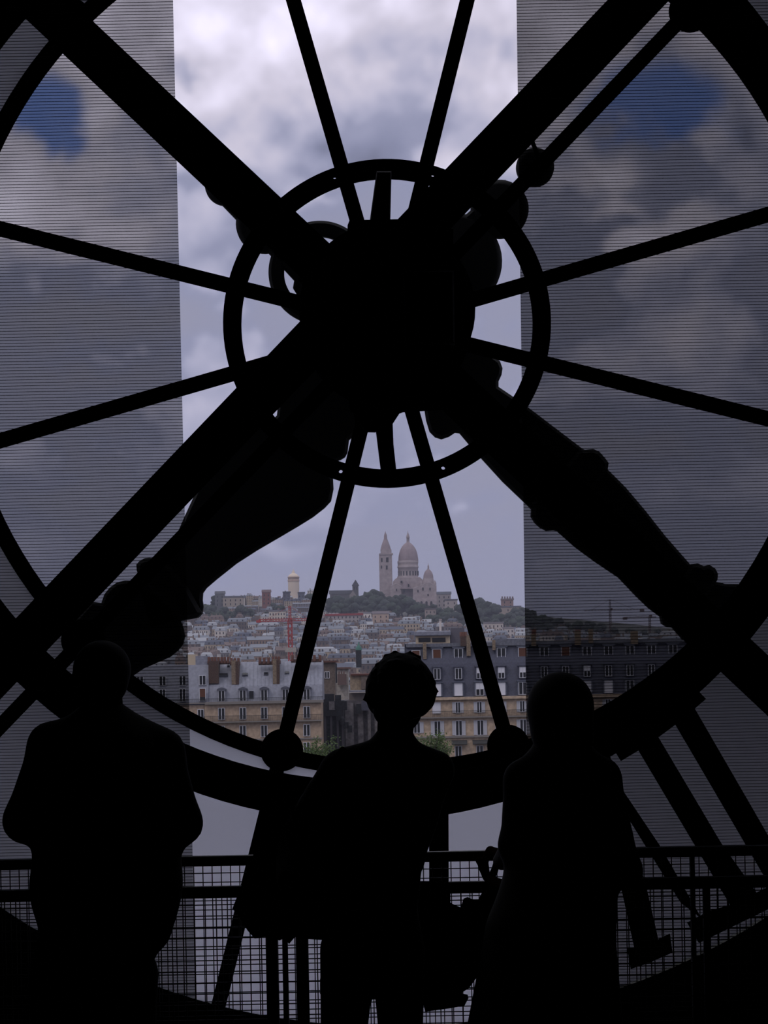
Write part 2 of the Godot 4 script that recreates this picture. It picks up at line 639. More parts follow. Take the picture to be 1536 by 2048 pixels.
	for i in 12:
		var a := 30.0 * i
		var b := Build.new()
		if bars.has(i):
			for s in bars[i]:
				b.prism(flat(s, 10.95), -10.945, -10.97, 0.003)
		else:
			var num: int = (12 - i) if i else 12
			var marks: String = ["", "I", "II", "III", "IIII", "V", "VI", "VII", "VIII", "IX", "X", "XI", "XII"][num]
			var wide := 0.0
			for c in marks:
				wide += 62.0 if c == "I" else 120.0
			var x := -wide / 2.0
			for j in marks.length():
				var c := marks[marks.length() - 1 - j]
				var put := func(x0: float, x1: float, w: float) -> void:
					var e := []
					for s in [[x0 - w, 1020.0], [x0 + w, 1020.0], [x1 + w, 1325.0], [x1 - w, 1325.0]]:
						e.append(polar(rim, a + rad_to_deg(s[0] / s[1]), s[1] * k))
					b.prism(PackedVector2Array(e), -10.945, -10.97, 0.003)
				if c == "I":
					put.call(x + 31, x + 31, 19.0)
					x += 62.0
				elif c == "V":
					put.call(x + 60, x + 14, 19.0)
					put.call(x + 60, x + 108, 10.0)
					x += 120.0
				else:
					put.call(x + 104, x + 16, 19.0)
					put.call(x + 16, x + 104, 10.0)
					x += 120.0
			for r in [1012.0, 1318.0]:
				var e := []
				for s in [[-wide / 2, r], [wide / 2, r], [wide / 2, r + 16], [-wide / 2, r + 16]]:
					e.append(polar(rim, a + rad_to_deg(s[0] / s[1]), s[1] * k))
				b.prism(PackedVector2Array(e), -10.945, -10.97, 0.003)
		obj("numeral", b, iron, t)
	# the works in the middle
	var g := thing("clock_works", "black drive box and round housing at the middle of the dial", "clockwork", Vector3(h.x, h.y, -10.6))
	var paint := mat("works_paint", Color(0.06, 0.06, 0.065), 0.5, 0.0)
	obj("housing", Build.new(true).lathe([Vector2(0, 0.30), Vector2(0.26, 0.30), Vector2(0.30, 0.27), Vector2(0.332, 0.2), Vector2(0.332, -0.30), Vector2(0.10, -0.32), Vector2(0.10, -0.9), Vector2(0, -0.9)], 56, Vector3(h.x, h.y, -10.72), Basis(Vector3.RIGHT, PI / 2)), iron, g)
	obj("gearbox", Build.new().prism(flat([696, 462, 700, 452, 800, 450, 905, 470, 903, 560, 905, 812, 808, 818, 700, 818, 694, 700], 10.35), -10.2, -10.5, 0.012), iron, g)
	var cv := obj("cover", Build.new().prism(flat([806, 547, 907, 545, 909, 690, 808, 692], 10.18), -10.12, -10.2, 0.006), paint, g)
	cv.set_meta("label", "square cover with a pale edge")
	for s in [[820, 560], [893, 559], [895, 676], [822, 678]]:
		var p := at(s[0], s[1], 10.12)
		obj("bolt", Build.new(true).lathe([Vector2(0, 0.012), Vector2(0.009, 0.01), Vector2(0.01, 0.0)], 8, Vector3(p.x, p.y, -10.12), Basis(Vector3.RIGHT, PI / 2)), paint, cv)
	obj("drip_plate", Build.new().prism(flat([705, 810, 712, 860, 750, 861, 786, 843, 799, 823, 812, 818], 10.5), -10.42, -10.6, 0.006), iron, g)
	obj("strut", Build.new().prism(flat([753, 345, 783, 345, 780, 470, 736, 470], 10.75), -10.72, -10.8, 0.004), mat("strut_paint", Color(0.24, 0.23, 0.25), 0.5, 0.2), g)
	obj("strut", Build.new().prism(flat([749, 840, 785, 838, 787, 890, 793, 945, 762, 945], 10.75), -10.72, -10.8, 0.004), iron, g)


# ---------------------------------------------------------------- the iron cross before the dial
func build_frame() -> void:
	var iron := mat("black_iron", Color.BLACK)
	var c := at(728, 645, 10.65)
	var t := thing("iron_frame", "heavy black iron cross and ring bracing the inside of the clock", "iron frame", Vector3(c.x, c.y, -10.65))
	var k := 10.65 / FOCAL
	var beam := func(x0: float, y0: float, x1: float, y1: float, w: float) -> void:
		var a := at(x0, y0, 10.65)
		var b := at(x1, y1, 10.65)
		var m := (a + b) / 2
		var d := (b - a).normalized()
		obj("beam", Build.new().bar(m - d * 3.05, m + d * 3.05, w * k, 0.17, 0.01), iron, t)
	beam.call(0.0, -71.0, 1536.0, 1372.0, 82.0)
	beam.call(1277.5, 0.0, 224.9, 1100.0, 82.0)
	obj("ring", ring_mesh(Vector2(c.x, c.y), 917 * k, 997 * k, -10.6, -10.72, 0.01), iron, t)
	var s := at(1058, 268, 10.7)
	var e := at(1074, 306, 11.3)
	obj("stay", Build.new(true).tube([s, e], [0.009, 0.009], 8), iron, t)


# ---------------------------------------------------------------- the hands, outside the glass
func build_hands() -> void:
	var iron := mat("hand_paint", Color(0.05, 0.055, 0.06), 0.8, 0.0, 0.2, 2.0)
	var D := 11.32
	var h := at(774, 650, D)
	var t := thing("hour_hand", "broad spade-shaped black clock hand reaching down to the left", "clock hand", h)
	var z0 := -11.30
	var z1 := -11.36
	obj("blade", Build.new().prism(flat([700, 640, 640, 700, 575, 770, 556, 808, 554, 831, 547, 838, 540, 831, 538, 822, 470, 880, 392, 965, 392, 984, 381, 1008, 369, 1034, 356, 1064, 340, 1090, 323, 1108, 309, 1117,
		290, 1140, 270, 1165, 300, 1262, 362, 1241, 383, 1238, 396, 1235, 405, 1226, 407, 1213, 405, 1200, 406, 1186, 413, 1176, 434, 1158, 473, 1127, 515, 1100, 558, 1075, 597, 1052, 626, 1034, 649, 1016, 662, 1002, 667, 978, 666, 958,
		655, 935, 640, 915, 652, 917, 665, 921, 674, 922, 682, 919, 690, 914, 695, 905, 698, 880, 720, 860, 800, 760, 790, 690], D), z0, z1, 0.012), iron, t)
	obj("collar", Build.new().prism(flat([309, 1117, 300, 1116, 291, 1117, 281, 1122, 274, 1130, 275, 1142, 279, 1152, 300, 1175, 360, 1236, 374, 1238, 396, 1235, 405, 1226, 380, 1180, 330, 1120], D), z0 + 0.03, z1 - 0.03, 0.015), iron, t)
	obj("tip", Build.new().prism(flat([270, 1161, 250, 1161, 234, 1165, 219, 1176, 209, 1189, 203, 1206, 184, 1203, 172, 1216, 130, 1262, 108, 1300, 118, 1318, 90, 1345, 72, 1398, 110, 1385, 160, 1362, 215, 1362, 262, 1354, 287, 1337, 317, 1324, 340, 1314, 356, 1301, 366, 1288, 370, 1272, 367, 1256, 360, 1238, 320, 1190], D), z0, z1, 0.012), iron, t)
	var tail := func(o: Node3D, cx: float, cy: float, r: float, zz: float) -> void:
		var kk := -zz / FOCAL
		var p := at(cx, cy, -zz)
		obj("disc", Build.new(true).lathe([Vector2(0, 0.035), Vector2(r * kk - 0.02, 0.035), Vector2(r * kk, 0.02), Vector2(r * kk, -0.02), Vector2(r * kk - 0.02, -0.035), Vector2(0, -0.035)], 44, Vector3(p.x, p.y, zz), Basis(Vector3.RIGHT, PI / 2)), iron, o)
	tail.call(t, 907, 524, 97, -11.33)
	tail.call(t, 999, 419, 58, -11.33)
	tail.call(t, 1070, 335, 38, -11.33)
	obj("stem", Build.new().prism(flat([800, 700, 1050, 395, 1010, 360, 740, 600], D), z0, z1, 0.012), iron, t)
	# the longer hand
	var m := thing("minute_hand", "long collared black clock hand reaching down to the right", "clock hand", at(774, 650, D) + Vector3(0, 0, -0.12))
	z0 = -11.42
	z1 = -11.48
	obj("blade", Build.new().prism(flat([900, 690, 985, 712, 1000, 723, 1005, 737, 1003, 750, 997, 763, 997, 774, 1028, 795, 1056, 815, 1169, 901, 1190, 925, 1216, 940, 1251, 975, 1290, 1021, 1331, 1073, 1380, 1129,
		1400, 1160, 1440, 1165, 1450, 1168, 1476, 1168, 1500, 1230, 1590, 1330, 1600, 1400, 1530, 1385, 1440, 1310, 1365, 1279, 1340, 1250, 1321, 1234, 1297, 1216, 1272, 1192, 1237, 1155, 1188, 1122, 1150, 1094, 1113, 1061, 1085, 1040, 1063, 1018,
		1047, 1003, 1005, 963, 963, 917, 940, 891, 919, 866, 910, 865, 898, 873, 883, 878, 870, 874, 859, 863, 852, 840, 846, 800, 780, 740, 800, 660], D + 0.12), z0, z1, 0.012), iron, m)
	obj("collar", Build.new().prism(flat([1160, 897, 1169, 901, 1185, 899, 1198, 905, 1211, 920, 1216, 927, 1214, 942, 1180, 985, 1113, 1061, 1109, 1060, 1093, 1061, 1080, 1054, 1070, 1045, 1062, 1032, 1063, 1018, 1058, 1012, 1110, 960], D + 0.12), z0 + 0.03, z1 - 0.03, 0.015), iron, m)
	obj("collar", Build.new().prism(flat([1380, 1129, 1394, 1127, 1405, 1133, 1417, 1130, 1429, 1138, 1434, 1148, 1433, 1160, 1400, 1215, 1366, 1280, 1359, 1265, 1345, 1255, 1335, 1254, 1324, 1247, 1321, 1234, 1350, 1180], D + 0.12), z0 + 0.03, z1 - 0.03, 0.015), iron, m)
	var kd := (D + 0.12) / FOCAL
	var lp := at(640, 545, D + 0.12)
	obj("loop", ring_mesh(Vector2(lp.x, lp.y), 72 * kd, 103 * kd, z0, z1, 0.012), iron, m)
	D = D + 0.12
	tail.call(m, 530, 449, 58, -11.45)
	tail.call(m, 450, 371, 40, -11.45)
	obj("stem", Build.new().prism(flat([452, 340, 760, 640, 720, 700, 595, 568, 560, 530, 420, 385], D), z0, z1, 0.012), iron, m)
	obj("knuckle", Build.new().prism(flat([640, 500, 665, 484, 700, 470, 720, 560, 720, 640, 640, 640, 610, 615, 586, 576, 588, 564, 594, 552], D), z0, z1, 0.012), iron, m)


# ---------------------------------------------------------------- roller blinds
func build_blinds() -> void:
	var D := 10.0
	var k := D / FOCAL
	var specs := [
		["blind with fine level weave lines over the left side of the clock", -420.0, -421.0, 346.0, 389.5, 0.66],
		["darker blind with fine level weave lines over the right side of the clock", 1033.0, 1059.0, 1960.0, 1960.0, 0.785],
	]
	for s in specs:
		var cloth := StandardMaterial3D.new()
		cloth.resource_name = "screen_cloth"
		cloth.albedo_color = Color(0.02, 0.02, 0.025, s[5])
		cloth.transparency = BaseMaterial3D.TRANSPARENCY_ALPHA
		cloth.roughness = 0.9
		cloth.specular_mode = BaseMaterial3D.SPECULAR_DISABLED
		var tl := at(s[1], 0, D)
		var bl := at(s[2], 1900, D)
		var tr := at(s[3], 0, D)
		var br := at(s[4], 1900, D)
		var y1 := 6.2
		var y0 := 0.35
		var fx := func(a: Vector3, b: Vector3, y: float) -> float: return a.x + (b.x - a.x) * (y - a.y) / (b.y - a.y)
		var t := thing("roller_blind", s[0], "blind", Vector3((tl.x + tr.x) / 2, y0, -D))
		var b := Build.new()
		b.quad(Vector3(fx.call(tl, bl, y0), y0, -D), Vector3(fx.call(tr, br, y0), y0, -D), Vector3(fx.call(tr, br, y1), y1, -D), Vector3(fx.call(tl, bl, y1), y1, -D))
		obj("cloth", b, cloth, t)
		var w := Build.new()
		var y := y0
		var step := 6.1 * k
		while y < y1:
			w.box(Vector3((fx.call(tl, bl, y) + fx.call(tr, br, y)) / 2, y, -D), Vector3(fx.call(tr, br, y) - fx.call(tl, bl, y), 0.95 * k, 0.002))
			y += step
		stuff(obj("weave", w, mat("weave_thread", Color(0.03, 0.03, 0.035), 0.9), t))
		var x0: float = fx.call(tl, bl, y1)
		var x1: float = fx.call(tr, br, y1)
		obj("roller", Build.new(true).tube([Vector3(x0, y1 + 0.02, -D), Vector3(x1, y1 + 0.02, -D)], [0.035, 0.035], 16), mat("black_iron", Color.BLACK), t)
		x0 = fx.call(tl, bl, y0)
		x1 = fx.call(tr, br, y0)
		obj("bottom_bar", Build.new().box(Vector3((x0 + x1) / 2, y0 - 0.012, -D), Vector3(x1 - x0, 0.025, 0.012), 0.003), mat("black_iron", Color.BLACK), t)


# ---------------------------------------------------------------- the railing
func build_railing() -> void:
	var iron := mat("railing_steel", Color(0.05, 0.05, 0.055), 0.5, 0.0)
	var D := 9.6
	var k := D / FOCAL
	var yt := at(768, 1705, D).y
	var ym := at(768, 1766, D).y
	var t := thing("railing", "dark metal railing with wire mesh in front of the dial", "railing", Vector3(0, 0, -D))
	obj("top_rail", Build.new().box(Vector3(0, yt - 10 * k, -D), Vector3(11.6, 20 * k, 0.05), 0.004), iron, t)
	obj("middle_rail", Build.new().box(Vector3(0, ym - 11.5 * k, -D), Vector3(11.6, 23 * k, 0.045), 0.004), iron, t)
	obj("bottom_rail", Build.new().box(Vector3(0, 0.08, -D), Vector3(11.6, 0.04, 0.045), 0.004), iron, t)
	for px in [[-322, 24.0], [-289, 11.0], [-260, 24.0], [545, 24.0], [571.5, 11.0], [606, 24.0], [1388, 9.0], [1415, 14.0], [2270, 24.0], [2300, 11.0]]:
		var x := at(px[0], 1950, D).x
		var top: float = yt if px[1] < 10.0 or px[1] > 20.0 else ym
		obj("post", Build.new().box(Vector3(x, top / 2, -D + 0.01), Vector3(px[1] * k, top, 0.03), 0.002), iron, t)
	var fine := Build.new()
	var pitch := 18.4 * k
	var x := at(423.8, 1746, D).x
	x -= floorf((x + 5.8) / pitch) * pitch
	while x < 5.8:
		fine.box(Vector3(x, (yt + 0.1) / 2, -D - 0.012), Vector3(2.0 * k, yt - 0.12, 0.003))
		x += pitch
	var y := at(440, 1746.5, D).y
	y -= floorf((y - 0.1) / pitch) * pitch
	while y < yt - 0.02:
		fine.box(Vector3(0, y, -D - 0.012), Vector3(11.6, 2.0 * k, 0.003))
		y += pitch
	stuff(obj("wire_mesh", fine, iron, t))
	var wide := Build.new()
	pitch = 22.2 * k
	x = at(411, 1800, D).x
	x -= floorf((x + 5.8) / pitch) * pitch
	while x < 5.8:
		wide.box(Vector3(x, (ym + 0.1) / 2, -D + 0.03), Vector3(2.2 * k, ym - 0.14, 0.003))
		x += pitch
	y = at(440, 1874.6, D).y
	y -= floorf((y - 0.1) / pitch) * pitch
	while y < ym - 0.04:
		wide.box(Vector3(0, y, -D + 0.03), Vector3(11.6, 2.2 * k, 0.003))
		y += pitch
	stuff(obj("wire_mesh", wide, iron, t)).set_meta("label", "second wire mesh with wider cells")


# ---------------------------------------------------------------- people
class Soup:
	var v := PackedVector3Array()
	var n := PackedVector3Array()
	var i := PackedInt32Array()

	func mesh() -> ArrayMesh:
		var a := []
		a.resize(Mesh.ARRAY_MAX)
		a[Mesh.ARRAY_VERTEX] = v
		a[Mesh.ARRAY_NORMAL] = n
		a[Mesh.ARRAY_INDEX] = i
		var m := ArrayMesh.new()
		m.add_surface_from_arrays(Mesh.PRIMITIVE_TRIANGLES, a)
		return m


# bones: [a, b, ra, rb] tapered capsules and [centre, radii] egg shapes, joined smoothly over k and meshed with surface nets
func flesh(into: Soup, bones: Array, cell: float, k: float) -> void:
	var lo := Vector3.ONE * 1e9
	var hi := -lo
	var boxes := []
	for p in bones:
		var a: Vector3
		var b: Vector3
		if p.size() == 4:
			var r := Vector3.ONE * maxf(p[2], p[3])
			a = p[0].min(p[1]) - r
			b = p[0].max(p[1]) + r
		else:
			a = p[0] - p[1]
			b = p[0] + p[1]
		boxes.append([a, b])
		lo = lo.min(a)
		hi = hi.max(b)
	lo -= Vector3.ONE * (cell * 3 + k)
	hi += Vector3.ONE * (cell * 3 + k)
	var nx := int((hi.x - lo.x) / cell) + 2
	var ny := int((hi.y - lo.y) / cell) + 2
	var nz := int((hi.z - lo.z) / cell) + 2
	var f := PackedFloat32Array()
	f.resize(nx * ny * nz)
	f.fill(1.0)
	var grow := k + cell * 2.5
	for q in bones.size():
		var p: Array = bones[q]
		var s: Vector3 = ((boxes[q][0] - Vector3.ONE * grow - lo) / cell).floor()
		var e: Vector3 = ((boxes[q][1] + Vector3.ONE * grow - lo) / cell).ceil()
		var cap := p.size() == 4
		var a: Vector3 = p[0]
		var ab := Vector3.ZERO
		var ll := 1.0
		var ra := 0.0
		var rb := 0.0
		var rad := Vector3.ONE
		if cap:
			ab = p[1] - a
			ll = maxf(ab.length_squared(), 1e-9)
			ra = p[2]
			rb = p[3]
		else:
			rad = p[1]
		for iz in range(maxi(0, int(s.z)), mini(nz - 1, int(e.z)) + 1):
			for iy in range(maxi(0, int(s.y)), mini(ny - 1, int(e.y)) + 1):
				var row := (iz * ny + iy) * nx
				for ix in range(maxi(0, int(s.x)), mini(nx - 1, int(e.x)) + 1):
					var w := lo + Vector3(ix, iy, iz) * cell - a
					var d := 0.0
					if cap:
						var t := clampf(w.dot(ab) / ll, 0.0, 1.0)
						d = (w - ab * t).length() - lerpf(ra, rb, t)
					else:
						var k0 := (w / rad).length()
						var k1 := (w / (rad * rad)).length()
						d = k0 * (k0 - 1.0) / maxf(k1, 1e-6)
					var o := f[row + ix]
					var h := maxf(k - absf(o - d), 0.0)
					f[row + ix] = minf(o, d) - h * h * 0.25 / k
	var where := PackedInt32Array()
	where.resize(nx * ny * nz)
	where.fill(-1)
	var sy := nx
	var sz := nx * ny
	var offs := [0, 1, sy, sy + 1, sz, sz + 1, sz + sy, sz + sy + 1]
	var edges := [[0, 1], [2, 3], [4, 5], [6, 7], [0, 2], [1, 3], [4, 6], [5, 7], [0, 4], [1, 5], [2, 6], [3, 7]]
	var first := into.v.size()
	for iz in nz - 1:
		for iy in ny - 1:
			var row := iz * sz + iy * sy
			for ix in nx - 1:
				var c := row + ix
				var v0 := f[c]
				if v0 > cell * 3.0 or v0 < -cell * 3.0:
					continue
				var neg := 0
				for o in offs:
					if f[c + o] < 0.0:
						neg += 1
				if neg == 0 or neg == 8:
					continue
				var sum := Vector3.ZERO
				var cnt := 0
				for e in edges:
					var fa := f[c + offs[e[0]]]
					var fb := f[c + offs[e[1]]]
					if (fa < 0.0) != (fb < 0.0):
						var t := fa / (fa - fb)
						var pa := Vector3(e[0] & 1, (e[0] >> 1) & 1, e[0] >> 2)
						var pb := Vector3(e[1] & 1, (e[1] >> 1) & 1, e[1] >> 2)
						sum += pa.lerp(pb, t)
						cnt += 1
				where[c] = into.v.size()
				into.v.append(lo + (Vector3(ix, iy, iz) + sum / cnt) * cell)
				into.n.append(Vector3(f[c + 1] + f[c + sy + 1] + f[c + sz + 1] + f[c + sz + sy + 1] - f[c] - f[c + sy] - f[c + sz] - f[c + sz + sy],
					f[c + sy] + f[c + sy + 1] + f[c + sz + sy] + f[c + sz + sy + 1] - f[c] - f[c + 1] - f[c + sz] - f[c + sz + 1],
					f[c + sz] + f[c + sz + 1] + f[c + sz + sy] + f[c + sz + sy + 1] - f[c] - f[c + 1] - f[c + sy] - f[c + sy + 1]).normalized())
	for iz in range(1, nz - 1):
		for iy in range(1, ny - 1):
			for ix in range(1, nx - 1):
				var c := iz * sz + iy * sy + ix
				if where[c] < 0:
					continue
				var inside := f[c] < 0.0
				for ax in 3:
					var st: int = [1, sy, sz][ax]
					if (f[c + st] < 0.0) == inside:
						continue
					var u: int = [sy, sz, 1][ax]
					var w: int = [sz, 1, sy][ax]
					var p := [where[c], where[c - u], where[c - u - w], where[c - w]]
					if p.min() < 0:
						continue
					if inside:
						p.reverse()
					into.i.append_array(PackedInt32Array([p[0], p[1], p[2], p[0], p[2], p[3]]))


# an open or gently curled hand: wrist, the way the fingers point, the way the thumb lies, how far the fingers curl
func hand(into: Soup, wrist: Vector3, along: Vector3, thumb: Vector3, curl: float) -> void:
	var x := along.normalized()
	var y := (thumb - x * thumb.dot(x)).normalized()
	var palm := x.cross(y)
	var bones := [[wrist - x * 0.02, wrist + x * 0.03, 0.025, 0.027], [wrist + x * 0.03 - y * 0.02, wrist + x * 0.085 - y * 0.028, 0.016, 0.014], [wrist + x * 0.03 + y * 0.015, wrist + x * 0.09 + y * 0.028, 0.018, 0.014], [wrist + x * 0.04, wrist + x * 0.09, 0.017, 0.014]]
	for q in 4:
		var root: Vector3 = wrist + x * (0.088 - 0.006 * absf(q - 1.2)) + y * (0.029 - 0.0195 * q)
		var len_: float = [0.074, 0.082, 0.076, 0.06][q]
		var d: Vector3 = (x + y * (0.10 - 0.07 * q)).normalized()
		var p := root
		for j in 3:
			d = d.rotated(y, curl * (0.5 + 0.35 * j))
			var e: Vector3 = p + d * len_ * [0.46, 0.30, 0.24][j]
			bones.append([p, e, 0.0092 - 0.0009 * j, 0.0085 - 0.0009 * j])
			p = e
	var r := wrist + x * 0.03 + y * 0.024
	var d2 := (x * 0.75 + y * 0.75 + palm * 0.25).normalized()
	var m := r + d2 * 0.042
	bones.append([r, m, 0.014, 0.011])
	var d3 := (x * 0.95 + y * 0.3 + palm * 0.2).normalized()
	bones.append([m, m + d3 * 0.03, 0.0105, 0.0095])
	bones.append([m + d3 * 0.03, m + d3 * 0.053, 0.0095, 0.008])
	flesh(into, bones, 0.0035, 0.006)


# a head that faces along -z, turned by yaw and tipped by nod; c is the middle of the skull
func head(into: Soup, c: Vector3, s: float, yaw: float, nod: float, neck: Vector3) -> void:
	var b := Basis(Vector3.UP, yaw) * Basis(Vector3.RIGHT, nod)
	var q := func(x: float, y: float, z: float) -> Vector3: return c + b * (Vector3(x, y, z) * s)
	var bones := [[c, Vector3(0.074, 0.098, 0.092) * s], [q.call(0, -0.05, -0.035), Vector3(0.058, 0.062, 0.058) * s], [q.call(0, -0.10, -0.062), q.call(0, -0.092, -0.055), 0.02 * s, 0.026 * s],
		[q.call(0, 0.0, -0.088), q.call(0, -0.038, -0.108), 0.009 * s, 0.014 * s], [q.call(0.011, -0.042, -0.098), q.call(-0.011, -0.042, -0.098), 0.010 * s, 0.010 * s],
		[q.call(-0.03, 0.022, -0.082), q.call(0.03, 0.022, -0.082), 0.014 * s, 0.014 * s], [q.call(-0.022, -0.068, -0.082), q.call(0.022, -0.068, -0.082), 0.009 * s, 0.009 * s], [q.call(-0.018, -0.078, -0.08), q.call(0.018, -0.078, -0.08), 0.009 * s, 0.009 * s]]
	for sg in [-1.0, 1.0]:
		bones.append([q.call(sg * 0.03, -0.002, -0.075), Vector3.ONE * 0.014 * s])
		bones.append([q.call(sg * 0.077, -0.012, 0.005), Vector3(0.010, 0.032, 0.018) * s])
		bones.append([q.call(sg * 0.045, -0.03, -0.055), Vector3.ONE * 0.026 * s])
	bones.append([q.call(0, -0.06, 0.02), neck, 0.052 * s, 0.056 * s])
	flesh(into, bones, 0.0045, 0.012)


func soft(bones: Array, cell: float, k: float) -> ArrayMesh:
	var s := Soup.new()
	flesh(s, bones, cell, k)
	return s.mesh()


func fatter(bones: Array, by: float) -> Array:
	var out := []
	for p in bones:
		if p.size() == 4:
			out.append([p[0], p[1], p[2] + by, p[3] + by])
		else:
			out.append([p[0], p[1] + Vector3.ONE * by])
	return out


func shoe(parent: Node3D, at_: Vector3, m: Material) -> void:
	obj("shoe", soft([[at_ + Vector3(0, -0.02, 0.07), at_ + Vector3(0, -0.045, -0.15), 0.045, 0.035], [at_ + Vector3(0, 0.03, 0.05), at_ + Vector3(0, -0.02, -0.05), 0.05, 0.045]], 0.01, 0.02), m, parent)


func build_people() -> void:
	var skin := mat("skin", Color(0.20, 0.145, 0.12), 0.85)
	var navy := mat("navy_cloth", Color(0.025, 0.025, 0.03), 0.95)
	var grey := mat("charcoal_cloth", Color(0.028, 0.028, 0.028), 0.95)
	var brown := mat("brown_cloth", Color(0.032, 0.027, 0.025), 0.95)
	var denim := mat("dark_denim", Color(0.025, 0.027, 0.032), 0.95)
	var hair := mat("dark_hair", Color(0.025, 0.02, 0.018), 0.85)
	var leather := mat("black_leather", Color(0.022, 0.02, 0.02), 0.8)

	leather.specular_mode = BaseMaterial3D.SPECULAR_DISABLED
	skin.specular_mode = BaseMaterial3D.SPECULAR_DISABLED
	# the man in the middle
	var D := 9.0
	var j := func(px: float, py: float, dd: float) -> Vector3: return at(px, py, dd)
	var foot: Vector3 = j.call(745, 2389, D)
	var t := thing("person", "person with tousled short hair standing in the middle, back turned, bag at the left hip", "person", Vector3(foot.x, 0, foot.z))
	var torso := [[j.call(790, 1495, D), j.call(684, 1527, D), 0.042, 0.050], [j.call(790, 1495, D), j.call(876, 1532, D), 0.042, 0.048], [j.call(776, 1620, D), Vector3(0.150, 0.21, 0.105)],
		[j.call(757, 1760, D), Vector3(0.135, 0.20, 0.10)], [j.call(745, 1890, D), Vector3(0.155, 0.15, 0.11)]]
	var arms := [[j.call(668, 1548, D), j.call(580, 1682, D - 0.05), 0.053, 0.046], [j.call(580, 1682, D - 0.05), j.call(572, 1768, D - 0.22), 0.044, 0.034],
		[j.call(872, 1550, D), j.call(816, 1722, D - 0.06), 0.052, 0.045], [j.call(816, 1722, D - 0.06), j.call(800, 1745, D - 0.34 + 0.62), 0.042, 0.032]]
	var legs := [[j.call(697, 1900, D), j.call(684, 2130, D), 0.088, 0.064], [j.call(684, 2130, D), j.call(684, 2345, D + 0.02), 0.062, 0.045], [j.call(797, 1900, D), j.call(803, 2130, D), 0.082, 0.062], [j.call(803, 2130, D), j.call(806, 2345, D + 0.02), 0.06, 0.045]]
	var s := Soup.new()
	flesh(s, fatter(torso + arms + legs, -0.012) + [[j.call(786, 1430, D), j.call(787, 1500, D), 0.050, 0.054]], 0.013, 0.03)
	head(s, j.call(801, 1388, D), 1.04, -0.25, -0.15, j.call(788, 1490, D))
	hand(s, j.call(572, 1768, D - 0.22), Vector3(0.05, -1, -0.15), Vector3(0.2, 0, -1), 0.45)
	hand(s, j.call(800, 1745, D + 0.28), Vector3(0.1, -0.25, -1), Vector3(-1, 0, 0), 0.3)
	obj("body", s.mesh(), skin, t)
	var wool := [[j.call(802, 1372, D - 0.01), Vector3(0.106, 0.105, 0.112)], [j.call(752, 1385, D), Vector3(0.034, 0.072, 0.07)], [j.call(850, 1385, D), Vector3(0.036, 0.062, 0.07)], [j.call(788, 1425, D - 0.05), Vector3(0.066, 0.05, 0.05)], [j.call(826, 1412, D - 0.04), Vector3(0.055, 0.04, 0.05)]]
	rng.seed = 31
	for i in 70:
		var a := rng.randf() * TAU
		var e := rng.randf_range(-0.35, 1.3)
		var dir := Vector3(cos(a) * cos(e), sin(e), absf(sin(a)) * cos(e) * 0.9 + 0.1).normalized()
		var p: Vector3 = j.call(802, 1376, D) + dir * Vector3(0.100, 0.098, 0.105)
		var bend := Vector3(rng.randf_range(-1, 1), rng.randf_range(-0.6, 0.4), rng.randf_range(-0.3, 0.3)) * 0.022
		wool.append([p, p + dir * 0.012 + bend * 0.75, 0.011, 0.004])
	for c in [[[778, 1325], [790, 1305], [806, 1314]], [[806, 1316], [820, 1306], [842, 1314]], [[764, 1336], [772, 1312], [788, 1309]]]:
		wool.append([j.call(c[0][0], c[0][1], D), j.call(c[1][0], c[1][1], D), 0.006, 0.0045])
		wool.append([j.call(c[1][0], c[1][1], D), j.call(c[2][0], c[2][1], D), 0.0045, 0.004])
	obj("hair", soft(wool, 0.0055, 0.012), hair, t)
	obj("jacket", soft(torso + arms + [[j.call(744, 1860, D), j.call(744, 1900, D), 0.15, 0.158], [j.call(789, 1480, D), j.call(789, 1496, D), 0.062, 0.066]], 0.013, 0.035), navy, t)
	obj("trousers", soft(fatter(legs, 0.004), 0.013, 0.02), denim, t)
	shoe(t, Vector3(j.call(684, 2345, D).x, 0.08, -D), leather)
	shoe(t, Vector3(j.call(806, 2345, D).x, 0.08, -D), leather)
	var bg := thing("shoulder_bag", "big dark shoulder bag at the side of the person in the middle", "bag", j.call(565, 1872, D - 0.03))
	obj("pouch", Build.new().prism(flat([532, 1625, 575, 1600, 640, 1585, 700, 1590, 700, 1860, 648, 1874, 600, 1871, 592, 1868, 580, 1882, 572, 1870, 561, 1875, 545, 1868, 530, 1866, 524, 1870, 512, 1871, 498, 1855, 480, 1826, 468, 1812, 486, 1766, 503, 1725, 524, 1660], D + 0.08), -D + 0.02, -D - 0.14, 0.03), leather, bg)
	obj("strap", Build.new(true).tube([j.call(600, 1630, D + 0.05), j.call(640, 1560, D + 0.06), j.call(684, 1508, D + 0.03), j.call(686, 1500, D - 0.03), j.call(660, 1540, D - 0.09), j.call(612, 1630, D - 0.02)], [0.012, 0.012, 0.012, 0.012, 0.012, 0.012], 8), leather, bg)

	# the woman at the right
	D = 9.12
	foot = j.call(1095, 2365, D)
	var w := thing("person", "person with smooth hair in a long flared coat, one hand over the rail", "person", Vector3(foot.x, 0, foot.z))
	torso = [[j.call(1125, 1505, D), j.call(1206, 1545, D), 0.05, 0.050], [j.call(1125, 1505, D), j.call(1042, 1550, D), 0.05, 0.050], [j.call(1124, 1640, D), Vector3(0.168, 0.24, 0.12)], [j.call(1118, 1800, D), Vector3(0.17, 0.2, 0.12)], [j.call(1100, 1900, D), Vector3(0.19, 0.16, 0.13)]]
